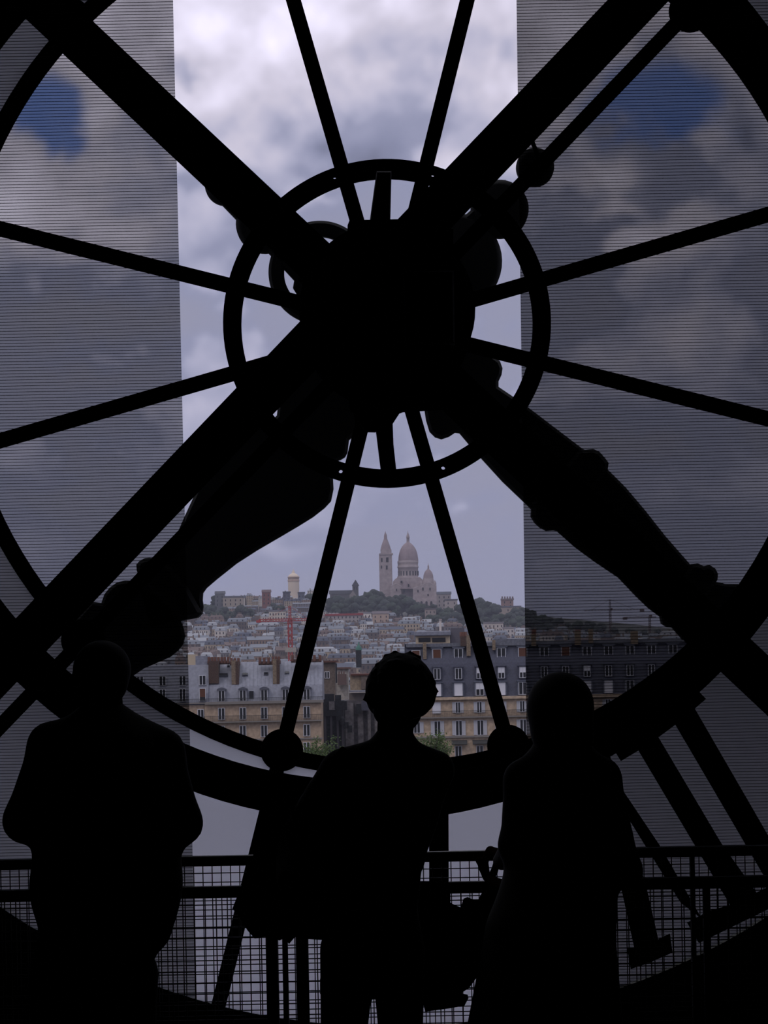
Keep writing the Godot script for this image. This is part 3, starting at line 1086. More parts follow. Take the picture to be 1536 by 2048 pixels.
	arms = [[j.call(1212, 1568, D), j.call(1251, 1742, D - 0.04), 0.052, 0.050], [j.call(1251, 1742, D - 0.04), j.call(1215, 1775, D + 0.28), 0.046, 0.034],
		[j.call(1040, 1572, D), j.call(1030, 1690, D - 0.02), 0.052, 0.048], [j.call(1030, 1690, D - 0.02), j.call(1004, 1722, D + 0.32), 0.045, 0.032]]
	legs = [[j.call(1050, 1920, D), j.call(1045, 2140, D), 0.08, 0.058], [j.call(1045, 2140, D), j.call(1045, 2330, D), 0.055, 0.042], [j.call(1140, 1920, D), j.call(1145, 2140, D), 0.08, 0.058], [j.call(1145, 2140, D), j.call(1145, 2330, D), 0.055, 0.042]]
	s = Soup.new()
	flesh(s, fatter(torso + arms + legs, -0.014) + [[j.call(1122, 1450, D), j.call(1124, 1520, D), 0.05, 0.055]], 0.013, 0.03)
	head(s, j.call(1121, 1412, D), 1.0, 0.1, -0.1, j.call(1123, 1505, D))
	hand(s, j.call(1215, 1775, D + 0.28), Vector3(-0.2, 0.0, -1), Vector3(-1, 0, 0), 0.3)
	# the hand laid over the rail: knuckles above it, three fingers hanging below
	var kn := at(981, 1702, 9.57)
	flesh(s, [[j.call(1004, 1712, D + 0.36), kn, 0.024, 0.016], [kn, at(966, 1722, 9.55), 0.016, 0.0095], [at(966, 1722, 9.55), at(957, 1722, 9.55), 0.010, 0.0095], [at(956, 1718, 9.55), at(962, 1736, 9.55), 0.0085, 0.008], [at(962, 1736, 9.55), at(971, 1757, 9.55), 0.0085, 0.009],
		[kn, at(970, 1722, 9.55), 0.013, 0.010], [at(970, 1720, 9.55), at(974, 1754, 9.55), 0.0105, 0.012], [at(996, 1720, 9.5), at(988, 1744, 9.5), 0.013, 0.012], [at(988, 1744, 9.5), at(978, 1762, 9.52), 0.012, 0.016], [at(980, 1760, 9.5), at(1010, 1775, 9.4), 0.016, 0.024], [kn, at(967, 1722, 9.585), 0.014, 0.0095], [at(967, 1722, 9.585), at(960, 1724, 9.6), 0.0095, 0.009], [at(960, 1724, 9.6), at(968, 1750, 9.6), 0.0085, 0.0075], [kn, at(972, 1722, 9.62), 0.012, 0.009], [at(972, 1722, 9.62), at(972, 1744, 9.63), 0.0085, 0.007]], 0.004, 0.005)
	obj("body", s.mesh(), skin, w)
	obj("hair", soft([[j.call(1121, 1404, D - 0.01), Vector3(0.105, 0.098, 0.112)], [j.call(1121, 1430, D - 0.02), Vector3(0.104, 0.10, 0.10)], [j.call(1126, 1470, D - 0.03), Vector3(0.102, 0.085, 0.085)]], 0.008, 0.03), hair, w)
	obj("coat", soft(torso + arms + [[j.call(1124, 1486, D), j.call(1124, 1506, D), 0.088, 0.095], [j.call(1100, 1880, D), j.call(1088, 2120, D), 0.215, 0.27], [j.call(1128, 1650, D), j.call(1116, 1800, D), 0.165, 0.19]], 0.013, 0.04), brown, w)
	obj("trousers", soft(legs, 0.013, 0.02), denim, w)
	shoe(w, Vector3(j.call(1045, 2330, D).x, 0.08, -D), leather)
	shoe(w, Vector3(j.call(1145, 2330, D).x, 0.08, -D), leather)
	var hb := thing("tote_bag", "slack dark bag hanging between the middle person and the flared coat", "bag", j.call(905, 2010, D + 0.1))
	obj("pouch", Build.new().prism(flat([822, 1775, 840, 1764, 897, 1764, 899, 1806, 908, 1811, 922, 1817, 928, 1799, 936, 1796, 944, 1800, 957, 1802, 963, 1790, 968, 1783, 1010, 1776, 1010, 1850, 975, 1920, 937, 1972, 912, 1988, 936, 1992, 928, 2007, 900, 2012, 850, 2019, 842, 1990, 826, 1850], D + 0.18), -D - 0.12, -D - 0.22, 0.02), leather, hb)

	# the broad figure at the left
	D = 8.0
	foot = j.call(195, 2520, D)
	var p := thing("person", "broad person in a loose jacket at the left, both elbows held out, back turned", "person", Vector3(foot.x, 0, foot.z))
	torso = [[j.call(206, 1455, D), j.call(104, 1490, D), 0.058, 0.060], [j.call(206, 1455, D), j.call(322, 1502, D), 0.058, 0.060], [j.call(208, 1620, D), Vector3(0.185, 0.24, 0.13)], [j.call(204, 1790, D), Vector3(0.195, 0.21, 0.14)], [j.call(188, 1925, D), Vector3(0.172, 0.17, 0.13)]]
	arms = [[j.call(100, 1492, D), j.call(50, 1642, D), 0.058, 0.060], [j.call(50, 1642, D), j.call(160, 1500, D + 0.26), 0.05, 0.036], [j.call(322, 1508, D), j.call(360, 1646, D), 0.062, 0.062], [j.call(360, 1646, D), j.call(250, 1500, D + 0.26), 0.05, 0.036]]
	legs = [[j.call(128, 1950, D), j.call(124, 2230, D), 0.095, 0.066], [j.call(124, 2230, D), j.call(122, 2470, D), 0.062, 0.048], [j.call(248, 1950, D), j.call(254, 2230, D), 0.095, 0.066], [j.call(254, 2230, D), j.call(256, 2470, D), 0.062, 0.048]]
	s = Soup.new()
	flesh(s, fatter(torso + arms + legs, -0.014) + [[j.call(205, 1400, D), j.call(206, 1470, D), 0.058, 0.062]], 0.014, 0.03)
	head(s, j.call(204, 1350, D), 1.0, 0.15, 0.05, j.call(206, 1458, D))
	hand(s, j.call(160, 1500, D + 0.26), Vector3(0.4, 1, -0.2), Vector3(1, 0, 0), 0.5)
	hand(s, j.call(250, 1500, D + 0.26), Vector3(-0.4, 1, -0.2), Vector3(-1, 0, 0), 0.5)
	obj("body", s.mesh(), skin, p)
	obj("hair", soft([[j.call(204, 1340, D - 0.012), Vector3(0.083, 0.085, 0.098)], [j.call(204, 1372, D - 0.04), Vector3(0.07, 0.06, 0.06)]], 0.008, 0.02), hair, p)
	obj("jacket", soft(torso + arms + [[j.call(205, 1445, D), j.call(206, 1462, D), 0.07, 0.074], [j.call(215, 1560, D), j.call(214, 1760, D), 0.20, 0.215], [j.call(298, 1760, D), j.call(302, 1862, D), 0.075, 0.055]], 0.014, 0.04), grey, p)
	obj("trousers", soft(fatter(legs, 0.004), 0.014, 0.02), denim, p)
	shoe(p, Vector3(j.call(122, 2470, D).x, 0.08, -D), leather)
	shoe(p, Vector3(j.call(256, 2470, D).x, 0.08, -D), leather)


# ---------------------------------------------------------------- the ground out there
func crest(px: float) -> float:
	# picture height of the bare hill's crest along the skyline
	var t := [-3000.0, 1300.0, -600.0, 1250.0, 0.0, 1228.0, 300.0, 1214.0, 400.0, 1209.0, 560.0, 1205.0, 640.0, 1199.0, 760.0, 1206.0, 860.0, 1214.0, 950.0, 1222.0, 1050.0, 1231.0, 1120.0, 1243.0, 1250.0, 1256.0, 1350.0, 1268.0, 1600.0, 1284.0, 4500.0, 1310.0]
	for i in range(0, t.size() - 2, 2):
		if px < t[i + 2]:
			return lerpf(t[i + 1], t[i + 3], clampf((px - t[i]) / (t[i + 2] - t[i]), 0.0, 1.0))
	return 1310.0


func ground_at(x: float, d: float) -> float:
	var px := MIDX + x / d * FOCAL
	var top := (HORIZON - crest(px)) / FOCAL * 3150.0
	var t := clampf((d - 1500.0) / 1650.0, 0.0, 1.0)
	var s := 0.62 * t + 0.38 * t * t * t * t
	if d > 3300.0:
		s *= exp(-(d - 3300.0) / 900.0)
	return -30.0 + (top + 30.0) * s


func build_ground() -> void:
	var b := Build.new(true)
	var ds := [13.0, 40.0, 120.0, 300.0, 600.0, 1000.0, 1500.0, 1650.0, 1800.0, 1950.0, 2100.0, 2250.0, 2400.0, 2550.0, 2700.0, 2850.0, 3000.0, 3150.0, 3300.0, 3600.0, 4200.0, 5200.0]
	var n := 44
	for i in ds.size() - 1:
		for k in n:
			var c := []
			for e in [[i, k], [i, k + 1], [i + 1, k + 1], [i + 1, k]]:
				var d: float = ds[e[0]]
				var x := (float(e[1]) / n - 0.5) * (0.9 * d + 60.0)
				c.append(Vector3(x, ground_at(x, d) + EYE, -d))
			b.quad(c[0], c[1], c[2], c[3])
	struct("ground", b, mat("city_ground", Color(0.30, 0.31, 0.29), 0.95, 0.0, 0.4, 0.02), "ground of the city rising to the hill")


# a box whose front face fills that stretch of the picture at distance d
func pbox(b: Build, x0: float, y0: float, x1: float, y1: float, d: float, deep: float, ch := 0.0) -> Build:
	var c := at((x0 + x1) / 2, (y0 + y1) / 2, d)
	return b.box(c + Vector3(0, 0, -deep / 2), Vector3((x1 - x0) * d / FOCAL, (y1 - y0) * d / FOCAL, deep), ch)


func wall_window(t: Node3D, x: float, y0: float, y1: float, w: float, d: float, shutters: float, look: String) -> void:
	# a casement set in its surround; look: open, closed (white roller), half (roller half down), warm (orange awning)
	var frame := mat("window_frame", Color(0.74, 0.74, 0.78), 0.7)
	var dark := mat("window_glass", Color(0.05, 0.06, 0.08), 0.25)
	var f := Build.new()
	var e := 1.1
	pbox(f, x - w / 2 - e, y0 - e, x - w / 2, y1, d - 0.16, 0.3)
	pbox(f, x + w / 2, y0 - e, x + w / 2 + e, y1, d - 0.16, 0.3)
	pbox(f, x - w / 2, y0 - e, x + w / 2, y0, d - 0.16, 0.3)
	pbox(f, x - w / 2 - e, y1, x + w / 2 + e, y1 + 0.8, d - 0.2, 0.35)
	var o := obj("window", f, frame, t)
	if look == "closed":
		obj("roller_shutter", pbox(Build.new(), x - w / 2, y0, x + w / 2, y1, d - 0.1, 0.15), mat("white_shutter", Color(0.80, 0.80, 0.84), 0.7), o)
	elif look == "warm":
		obj("pane", pbox(Build.new(), x - w / 2, y0, x + w / 2, y1, d - 0.05, 0.1), dark, o)
		obj("awning", pbox(Build.new(), x - w / 2 + 0.3, y0, x + w / 2 - 0.3, y0 + (y1 - y0) * 0.68, d - 0.12, 0.08), mat("rust_awning", Color(0.33, 0.19, 0.13), 0.9), o)
	else:
		obj("pane", pbox(Build.new(), x - w / 2, y0, x - 0.7, y1, d - 0.05, 0.1), dark, o)
		obj("pane", pbox(Build.new(), x + 0.7, y0, x + w / 2, y1, d - 0.05, 0.1), dark, o)
		obj("mullion", pbox(Build.new(), x - 0.7, y0, x + 0.7, y1, d - 0.14, 0.2), frame, o)
		if look == "half":
			obj("roller_shutter", pbox(Build.new(), x - w / 2, y0, x + w / 2, y0 + (y1 - y0) * 0.5, d - 0.12, 0.1), mat("white_shutter", Color.WHITE), o)
	if shutters > 0.0:
		for sg in [-1.0, 1.0]:
			var a: float = x + sg * (w / 2 + e + shutters / 2)
			obj("shutter", pbox(Build.new(), a - shutters / 2, y0 - 0.5, a + shutters / 2, y1 + 0.3, d - 0.12, 0.12), mat("pale_shutter", Color(0.66, 0.66, 0.70), 0.8), t)


func balcony(t: Node3D, x0: float, x1: float, y0: float, y1: float, d: float) -> void:
	var rail := mat("balcony_iron", Color(0.14, 0.15, 0.16), 0.6)
	var o := obj("balcony", pbox(Build.new(), x0, y1 - 2.4, x1, y1, d - 0.7, 0.8), mat("stone_ledge", Color(0.46, 0.44, 0.43), 0.9, 0.0, 0.3, 0.3), t)
	var b := Build.new()
	pbox(b, x0, y0, x1, y0 + 0.8, d - 0.66, 0.06)
	var x := x0
	while x < x1:
		var c := x + 0.3
		pbox(b, x, y0 + 0.0192 * ((x0 + x1) / 2 - c), x + 0.45, y1 - 2 + 0.0192 * ((x0 + x1) / 2 - c), d - 0.66, 0.04)
		x += 1.9
	stuff(obj("balustrade", b, rail, o))


func mansard(x0: float, x1: float, prof: Array, d: float) -> Build:
	# prof: [picture height at the middle, depth behind the front]
	var b := Build.new()
	var xm := (x0 + x1) / 2
	var p := []
	for e in prof:
		var y := at(xm, e[0], d).y
		p.append(Vector2(y, e[1]))
	var xa := at(x0, prof[0][0], d).x
	var xb := at(x1, prof[0][0], d).x
	for i in p.size() - 1:
		b.quad(Vector3(xa, p[i].x, -d - p[i].y), Vector3(xb, p[i].x, -d - p[i].y), Vector3(xb, p[i + 1].x, -d - p[i + 1].y), Vector3(xa, p[i + 1].x, -d - p[i + 1].y))
	for x in [xa, xb]:
		for i in range(1, p.size() - 1):
			b.tri(Vector3(x, p[0].x, -d - p[0].y), Vector3(x, p[i].x, -d - p[i].y), Vector3(x, p[i + 1].x, -d - p[i + 1].y))
	return b


func build_left_block() -> void:
	var D := 400.0
	var stone := mat("honey_stone", Color(0.72, 0.63, 0.55), 0.9, 0.0, 0.22, 0.25)
	var zinc := mat("pale_zinc", Color(0.53, 0.54, 0.60), 0.6, 0.0, 0.22, 0.3)
	var brick := mat("chimney_brick", Color(0.35, 0.27, 0.245), 0.95, 0.0, 0.4, 1.0)
	var stuc := mat("chimney_render", Color(0.55, 0.48, 0.41), 0.95, 0.0, 0.3, 0.6)
	var c := at(485, 1741, D)
	var t := thing("apartment_building", "honey stone apartment block under a pale zinc roof with five dormers", "building", Vector3(c.x, EYE - 30.5, -D))
	var y := func(h: float, x: float) -> float: return h - 0.0192 * (x - 485.0)
	obj("wall", pbox(Build.new(), 412, y.call(1405, 528.5), 645, y.call(1746, 528.5), D, 14.0), stone, t)
	var roof := obj("roof", mansard(412, 645, [[y.call(1404, 528.5), 0.2], [y.call(1401, 528.5), 0.5], [y.call(1372, 528.5), 1.4], [y.call(1324, 528.5), 6.5], [y.call(1326, 528.5), 12.0], [y.call(1404, 528.5), 14.0]], D), zinc, t)
	var seams := Build.new()
	for i in 30:
		var x := 416.0 + i * 7.6
		var a := at(x, y.call(1372, x), D + 1.38)
		var b := at(x, y.call(1325, x), D + 6.4)
		seams.bar(a, b, 0.06, 0.1)
	stuff(obj("seam", seams, zinc, roof))
	obj("cornice", pbox(Build.new(), 410, y.call(1403.5, 528), 647, y.call(1408, 528), D - 0.6, 1.0), mat("stone_ledge", Color(0.46, 0.44, 0.43)), t)
	balcony(t, 411, 646, y.call(1396, 528.5), y.call(1405, 528.5), D + 0.4)
	for i in 6:
		var x := 443.0 + 42.6 * (i - 1)
		if i > 0:
			var f := Build.new()
			pbox(f, x - 8, y.call(1379, x), x + 8, y.call(1403, x), D + 0.3, 3.0)
			var dm := obj("dormer", f, zinc, t)
			obj("pediment", Build.new().prism(flat([x - 9.5, y.call(1379.5, x), x - 9, y.call(1377.5, x), x - 4, y.call(1374.8, x), x, y.call(1374, x), x + 4, y.call(1374.8, x), x + 9, y.call(1377.2, x), x + 9.5, y.call(1379.2, x)], D), -D + 0.1, -D - 3.0), mat("dark_zinc", Color(0.30, 0.31, 0.36), 0.6), dm)
			wall_window(t, x, y.call(1381, x), y.call(1401.5, x), 11.5, D + 0.25, 0.0, "open")
	obj("hatch", pbox(Build.new(), 498.5, 1382, 507, 1397, D + 0.5, 1.0), mat("window_glass", Color.BLACK), t)
	for s in [[447, 1350.5, 18, 9], [490.5, 1349.6, 11, 9], [532, 1348.6, 9, 9], [574, 1346.6, 9, 8], [457, 1331, 5, 7]]:
		var k: float = (1372.0 - s[1]) / 48.0
		var q := at(s[0], s[1], D + 1.4 + 5.1 * k - 0.15)
		var lean := Basis(Vector3.RIGHT, -atan2(5.1, 48.0 * D / FOCAL))
		var sk := obj("skylight", Build.new().box(q, Vector3(s[2] * D / FOCAL, s[3] * D / FOCAL, 0.3), 0.0, lean), mat("dark_zinc", Color.BLACK), t)
		obj("pane", Build.new().box(q + lean * Vector3(0, 0, 0.16), Vector3((s[2] - 1.6) * D / FOCAL, (s[3] - 1.6) * D / FOCAL, 0.06), 0.0, lean), mat("window_glass", Color.BLACK), sk)
	for ch in [[463, 471, 1321, 1369, 0], [471, 477.5, 1323, 1369, 1], [545.5, 553, 1318, 1368, 0], [553, 558.5, 1320, 1368, 1], [417, 437, 1322, 1367, 1]]:
		obj("chimney_wall", pbox(Build.new(), ch[0], ch[2], ch[1], ch[3], D + 1.6, 5.0), brick if ch[4] else stuc, t)
	var pots := mat("clay_pot", Color(0.34, 0.22, 0.19), 0.9)
	for g in [[418, 456, 1313, 7], [520, 546, 1314, 4], [463, 477, 1315, 3], [546, 558, 1312, 3], [585, 640, 1309, 6]]:
		for i in g[3]:
			var x: float = lerpf(g[0], g[1], float(i) / (g[3] - 1))
			var q := at(x, g[2] + 9.5, D + 4.0)
			obj("chimney_pot", Build.new(true).lathe([Vector2(0.17, 0.62), Vector2(0.2, 0.6), Vector2(0.19, 0.1), Vector2(0.24, 0.0), Vector2(0.24, -0.3)], 8, q), pots, t)
		obj("chimney_stack", pbox(Build.new(), g[0] - 3, g[2] + 9, g[1] + 3, g[2] + 16, D + 4.0, 0.9), brick, t)
	for r in 9:
		var h := 1416.0 + 36.0 * r
		for i in 6:
			var x := 443.0 + 42.6 * (i - 1)
			if r < 4 and x > 412:
				wall_window(t, x, y.call(h, x), y.call(h + 22, x), 11.5, D, 0.0, "open")
	balcony(t, 412, 645, y.call(1431, 528.5), y.call(1445, 528.5), D)
	obj("string_course", pbox(Build.new(), 411, y.call(1478, 528.5), 646, y.call(1481, 528.5), D - 0.25, 0.5), mat("stone_ledge", Color.BLACK), t)
	# the neighbour at its left
	c = at(176, 1741, D)
	var n := thing("apartment_building", "grey rendered building with a tall blank roof beside the honey stone block", "building", Vector3(c.x, EYE - 30.5, -D))
	obj("wall", pbox(Build.new(), -60, y.call(1408, 176), 411.5, y.call(1746, 176), D + 0.2, 14.0), stone, n)
	obj("roof", mansard(-60, 417, [[y.call(1408, 178), 0.0], [y.call(1404, 178), 0.2], [y.call(1328, 178), 2.4], [y.call(1327, 178), 12.0], [y.call(1408, 178), 14.0]], D), zinc, n)
	obj("attic_wall", pbox(Build.new(), 375, 1309, 391, 1330, D + 4, 5.0), mat("cream_render", Color(0.68, 0.62, 0.54), 0.9), n)
	obj("attic_wall", pbox(Build.new(), 391, 1312, 416, 1330, D + 4, 5.0), zinc, n)
	for x in [-40.0, 6.0, 52.0, 98.0, 144.0, 190.0, 236.0, 280.0, 325.0, 365.0, 405.0]:
		wall_window(n, x, y.call(1350, x), y.call(1368, x), 12, D + 1.2, 0.0, "open")
		wall_window(n, x, y.call(1376, x), y.call(1400, x), 11, D + 0.1, 0.0, "warm" if x == 405.0 else "open")
		for r in 3:
			wall_window(n, x - 3.5, y.call(1418 + 36 * r, x), y.call(1440 + 36 * r, x), 11, D + 0.2, 0.0, "open")
	balcony(n, -60, 412, y.call(1396, 176), y.call(1406, 176), D + 0.4)
	balcony(n, -60, 411, y.call(1432, 176), y.call(1445, 176), D)


func build_right_block() -> void:
	var D := 400.0
	var stone := mat("cream_stone", Color(0.75, 0.66, 0.575), 0.9, 0.0, 0.22, 0.25)
	var slate := mat("blue_slate", Color(0.27, 0.28, 0.36), 0.7, 0.0, 0.3, 0.5)
	var ledge := mat("lead_ledge", Color(0.42, 0.43, 0.48), 0.7, 0.0, 0.25, 0.4)
	var c := at(1090, 1741, D)
	var t := thing("apartment_building", "cream apartment block with three rows of windows in its tall dark slate roof", "building", Vector3(c.x, EYE - 30.5, -D))
	var y := func(h: float, x: float) -> float: return h - 0.0192 * (x - 916.0)
	var xl := 812.0
	var xr := 1570.0
	var xm := (xl + xr) / 2
	obj("wall", pbox(Build.new(), xl, y.call(1396, xm), xr, y.call(1746, xm), D, 15.0), stone, t)
	obj("roof", mansard(xl, xr, [[y.call(1397, xm), 0.2], [y.call(1393, xm), 0.4], [y.call(1327, xm), 2.0], [y.call(1292, xm), 3.4], [y.call(1286, xm), 3.2], [y.call(1284, xm), 13.0], [y.call(1397, xm), 15.0]], D), slate, t)
	obj("parapet", pbox(Build.new(), xl, y.call(1286, xm), xr, y.call(1293, xm), D + 2.9, 1.2), ledge, t)
	obj("cornice", pbox(Build.new(), xl - 1, y.call(1394, xm), xr, y.call(1399.5, xm), D - 0.6, 1.1), stone, t)
	var looks := [["warm", "open", "open", "open", "warm", "open", "warm", "open", "open", "open", "open", "open"], ["open", "open", "half", "half", "half", "open", "open", "half", "open", "open", "open", "open"], ["closed", "closed", "half", "closed", "open", "open", "open", "closed", "closed", "open", "half", "open"],
		["closed", "open", "open", "open", "open", "open", "open", "half", "open", "open", "open", "open"], ["open", "open", "open", "open", "open", "open", "open", "open", "open", "open", "open", "open"]]
	var wood := mat("dormer_lead", Color(0.37, 0.39, 0.46), 0.7, 0.0, 0.2, 0.5)
	for i in 16:
		var x := 874.0 + 42.9 * i
		for r in 3:
			var h: float = [1298.0, 1337.0, 1367.5][r]
			var b: float = [1324.0, 1357.5, 1391.0][r]
			var dd: float = D + [2.6, 1.0, 0.1][r]
			var w: float = [17.0, 13.0, 16.0][r]
			var bx := Build.new()
			pbox(bx, x - w / 2 - 3, y.call(h - 2.5, x), x + w / 2 + 3, y.call(b + 1, x), dd, 3.0)
			pbox(bx, x - w / 2 - 4, y.call(h - 4, x), x + w / 2 + 4, y.call(h - 2.3, x), dd - 0.3, 3.2)
			obj("dormer", bx, wood if r != 1 else slate, t)
			wall_window(t, x, y.call(h, x), y.call(b, x), w - 1.5, dd, 0.0, looks[r][i % 12])
		wall_window(t, x - 1, y.call(1405, x), y.call(1425.5, x), 8.5 if looks[3][i % 12] == "open" else 15.0, D, 6.0 if looks[3][i % 12] == "open" else 0.0, looks[3][i % 12])
		wall_window(t, x + 1, y.call(1442, x), y.call(1470.5, x), 11.5, D, 6.5, looks[4][i % 12])
		for r in 3:
			wall_window(t, x, y.call(1493 + 40 * r, x), y.call(1517 + 40 * r, x), 12, D, 0.0, "open")
	wall_window(t, 832, y.call(1300, 832), y.call(1320, 832), 15, D + 2.6, 0.0, "warm")
	wall_window(t, 834, y.call(1443, 834), y.call(1464, 834), 11.5, D, 6.5, "open")
	balcony(t, xl, xr, y.call(1421.5, xm), y.call(1436, xm), D)
	obj("string_course", pbox(Build.new(), xl, y.call(1472, xm), xr, y.call(1475.5, xm), D - 0.4, 0.6), mat("stone_ledge", Color.BLACK), t)
	for a in [[903, 934], [945, 978], [988, 1020], [1030, 1062]]:
		var q := Build.new()
		var s0 := at(a[0], y.call(1482, a[0]), D)
		var s1 := at(a[1], y.call(1482, a[1]), D)
		q.box((s0 + s1) / 2 + Vector3(0, -0.2, 0.55), Vector3(s1.x - s0.x, 0.12, 1.2), 0.0, Basis(Vector3.RIGHT, 0.45))
		obj("awning", q, mat("grey_awning", Color(0.20, 0.20, 0.20), 0.9), t)
	# the roof terrace with its glazed pavilion
	obj("terrace_roof", pbox(Build.new(), 829.5, 1262, 901.5, 1271.5, D + 5.0, 6.0, 0.1), mat("pale_zinc", Color.WHITE), t)
	obj("terrace_wall", pbox(Build.new(), 832, 1271.5, 900, 1289, D + 5.6, 4.5), mat("cream_render", Color(0.68, 0.62, 0.54), 0.9), t)
	obj("terrace_glazing", pbox(Build.new(), 837, 1275.5, 861, 1284, D + 5.5, 0.3), mat("window_glass", Color.BLACK), t)
	obj("terrace_glazing", pbox(Build.new(), 864, 1275.5, 891, 1284, D + 5.5, 0.3), mat("window_glass", Color.BLACK), t)
	obj("lift_tower", pbox(Build.new(), 901.5, 1256, 929, 1290, D + 6.0, 4.0), mat("lift_render", Color(0.35, 0.34, 0.38), 0.9), t)
	for ch in [[846, 853, 1284, 1318], [933, 941, 1270, 1312], [921, 932, 1273, 1292], [985, 991, 1280, 1300], [1063, 1072, 1268, 1292], [1150, 1162, 1262, 1290], [1178, 1186, 1258, 1286], [1262, 1276, 1262, 1288]]:
		obj("chimney_wall", pbox(Build.new(), ch[0], ch[2], ch[1], ch[3], D + 2.2, 1.2), mat("chimney_render", Color.WHITE) if ch[0] != 921 else mat("chimney_brick", Color.WHITE), t)
	for g in [[989, 1052, 1277, 1288]]:
		obj("attic_wall", pbox(Build.new(), g[0], g[2], g[1], g[3], D + 4.5, 5.0), ledge, t)
	for x in [922.0, 926.5, 931.0, 1066.0, 1070.0, 1153.0, 1159.0]:
		var q := at(x, 1271 if x < 1000 else 1266, D + 2.8)
		obj("chimney_pot", Build.new(true).lathe([Vector2(0.17, 0.5), Vector2(0.2, 0.5), Vector2(0.2, -0.3)], 8, q), mat("clay_pot", Color.WHITE), t)


func build_alley() -> void:
	var dark := mat("soot_wall", Color(0.17, 0.18, 0.21), 0.95, 0.0, 0.4, 0.3)
	var pale := mat("party_wall", Color(0.50, 0.48, 0.50), 0.95, 0.0, 0.35, 0.2)
	var brick := mat("chimney_brick", Color.WHITE)
	var cream := mat("cream_render", Color.WHITE)
	var zinc := mat("pale_zinc", Color.WHITE)
	var slate := mat("blue_slate", Color.WHITE)
	var y0 := EYE - 30.5
	var D := 416.0
	var c := at(668, 1741, D)
	var t := thing("apartment_building", "dark sooty back building in the gap between the two stone blocks", "building", Vector3(c.x, y0, -D))
	obj("wall", pbox(Build.new(), 641, 1402, 690, 1746, D, 10.0), dark, t)
	obj("wall_panel", pbox(Build.new(), 658, 1403, 669, 1420, D - 0.4, 0.6), pale, t)
	for x in [651.0, 663.0, 676.0, 686.0]:
		obj("pilaster", pbox(Build.new(), x, 1433, x + 4, 1746, D - 0.5, 0.8), mat("soot_strip", Color(0.26, 0.25, 0.28), 0.95), t)
	for ch in [[641, 668, 1388, 1402], [670, 682, 1390, 1406], [681, 694, 1402, 1420]]:
		obj("chimney_stack", pbox(Build.new(), ch[0], ch[2], ch[1], ch[3], D + 0.5, 2.0), dark, t)
	obj("ledge", pbox(Build.new(), 646, 1422, 673, 1432, D - 0.7, 1.0), mat("soot_band", Color(0.09, 0.095, 0.12), 0.9), t)
	for i in 4:
		obj("step", pbox(Build.new(), 674 + 7 * i, 1430 + 7 * i, 683 + 7 * i, 1441 + 8 * i, D - 1.2, 3.0), dark, t)
	D = 424.0
	c = at(745, 1741, D)
	var u := thing("apartment_building", "pale bare party wall ribbed with flues behind the sooty back building", "building", Vector3(c.x, y0, -D))
	obj("wall", pbox(Build.new(), 690, 1400, 812, 1746, D, 12.0), mat("grey_party_wall", Color(0.36, 0.34, 0.36), 0.95, 0.0, 0.35, 0.2), u)
	for s in [[693, 710], [718, 729], [738, 744], [752, 766], [776, 784], [794, 806]]:
		obj("flue", pbox(Build.new(), s[0], 1406, s[1], 1746, D - 0.7, 1.0), pale, u)
	obj("roof", pbox(Build.new(), 698, 1385, 812, 1401, D + 1.0, 9.0), mat("taupe_roof", Color(0.42, 0.39, 0.38), 0.9), u)
	for ch in [[712, 722, 1408, 1427], [723, 737, 1402, 1421]]:
		obj("chimney_stack", pbox(Build.new(), ch[0], ch[2], ch[1], ch[3], D - 1.6, 1.4), slate if ch[0] == 723 else dark, u)
	obj("roof_edge", pbox(Build.new(), 700, 1381, 736, 1384, D - 0.2, 3.0), zinc, u)
	var specs := [
		["brownish gable house with one dark window beyond the sooty back building", 470.0, 630, 1325, 673, 1380, 12.0, "taupe_render", Color(0.44, 0.39, 0.36), Color(0.34, 0.22, 0.19)],
		["house with a white gable and a brown rooftop box beyond the pale party wall", 520.0, 674, 1338, 699, 1385, 12.0, "white_render", Color(0.70, 0.67, 0.64), Color(0.36, 0.27, 0.25)],
		["cream house under a red-brown roof edge beside the head in the middle", 490.0, 703, 1351, 742, 1380, 12.0, "cream_render_2", Color(0.63, 0.56, 0.48), Color(0.34, 0.20, 0.17)],
	]
	for s in specs:
		var d: float = s[1]
		c = at((s[2] + s[4]) / 2.0, 1700, d)
		var o := thing("apartment_building", s[0], "building", Vector3(c.x, y0, -d))
		var h: float = (EYE - y0)
		var m := mat(s[7], s[8], 0.95, 0.0, 0.25, 0.3)
		obj("wall", pbox(Build.new(), s[2], s[3], s[4], HORIZON + h * FOCAL / d, d, s[6]), m, o)
		obj("roof", pbox(Build.new(), s[2] - 2, s[3] - 3.5, s[4] + 2, s[3], d - 0.6, s[6] + 1.0), mat(s[7] + "_roof", s[9], 0.9), o)
		if s[2] == 630:
			wall_window(o, 654, 1344, 1356, 8, d, 0.0, "open")
			obj("drain_pipe", pbox(Build.new(), 671, 1327, 674, 1366, d - 0.3, 0.4), dark, o)
			obj("flue", pbox(Build.new(), 640, 1338, 645, 1364, d - 0.3, 0.5), brick, o)
		elif s[2] == 674:
			obj("roof_box", pbox(Build.new(), 675, 1348, 693, 1370, d - 3.0, 2.5), mat("brown_render", Color(0.36, 0.29, 0.28), 0.9), o)
			for i in 3:
				obj("chimney_pot", pbox(Build.new(), 677 + 5 * i, 1343, 679 + 5 * i, 1348, d - 2.5, 0.5), mat("clay_pot", Color.WHITE), o)
		else:
			obj("side_wall", pbox(Build.new(), 722, 1352, 742, 1378, d - 0.4, 0.6), mat("taupe_render", Color.WHITE), o)
	var cu := at(717.5, 1310, 900)
	var cup := thing("copper_cupola", "small green copper cupola rising above the grey roofs", "cupola", Vector3(cu.x, cu.y - 4, -900))
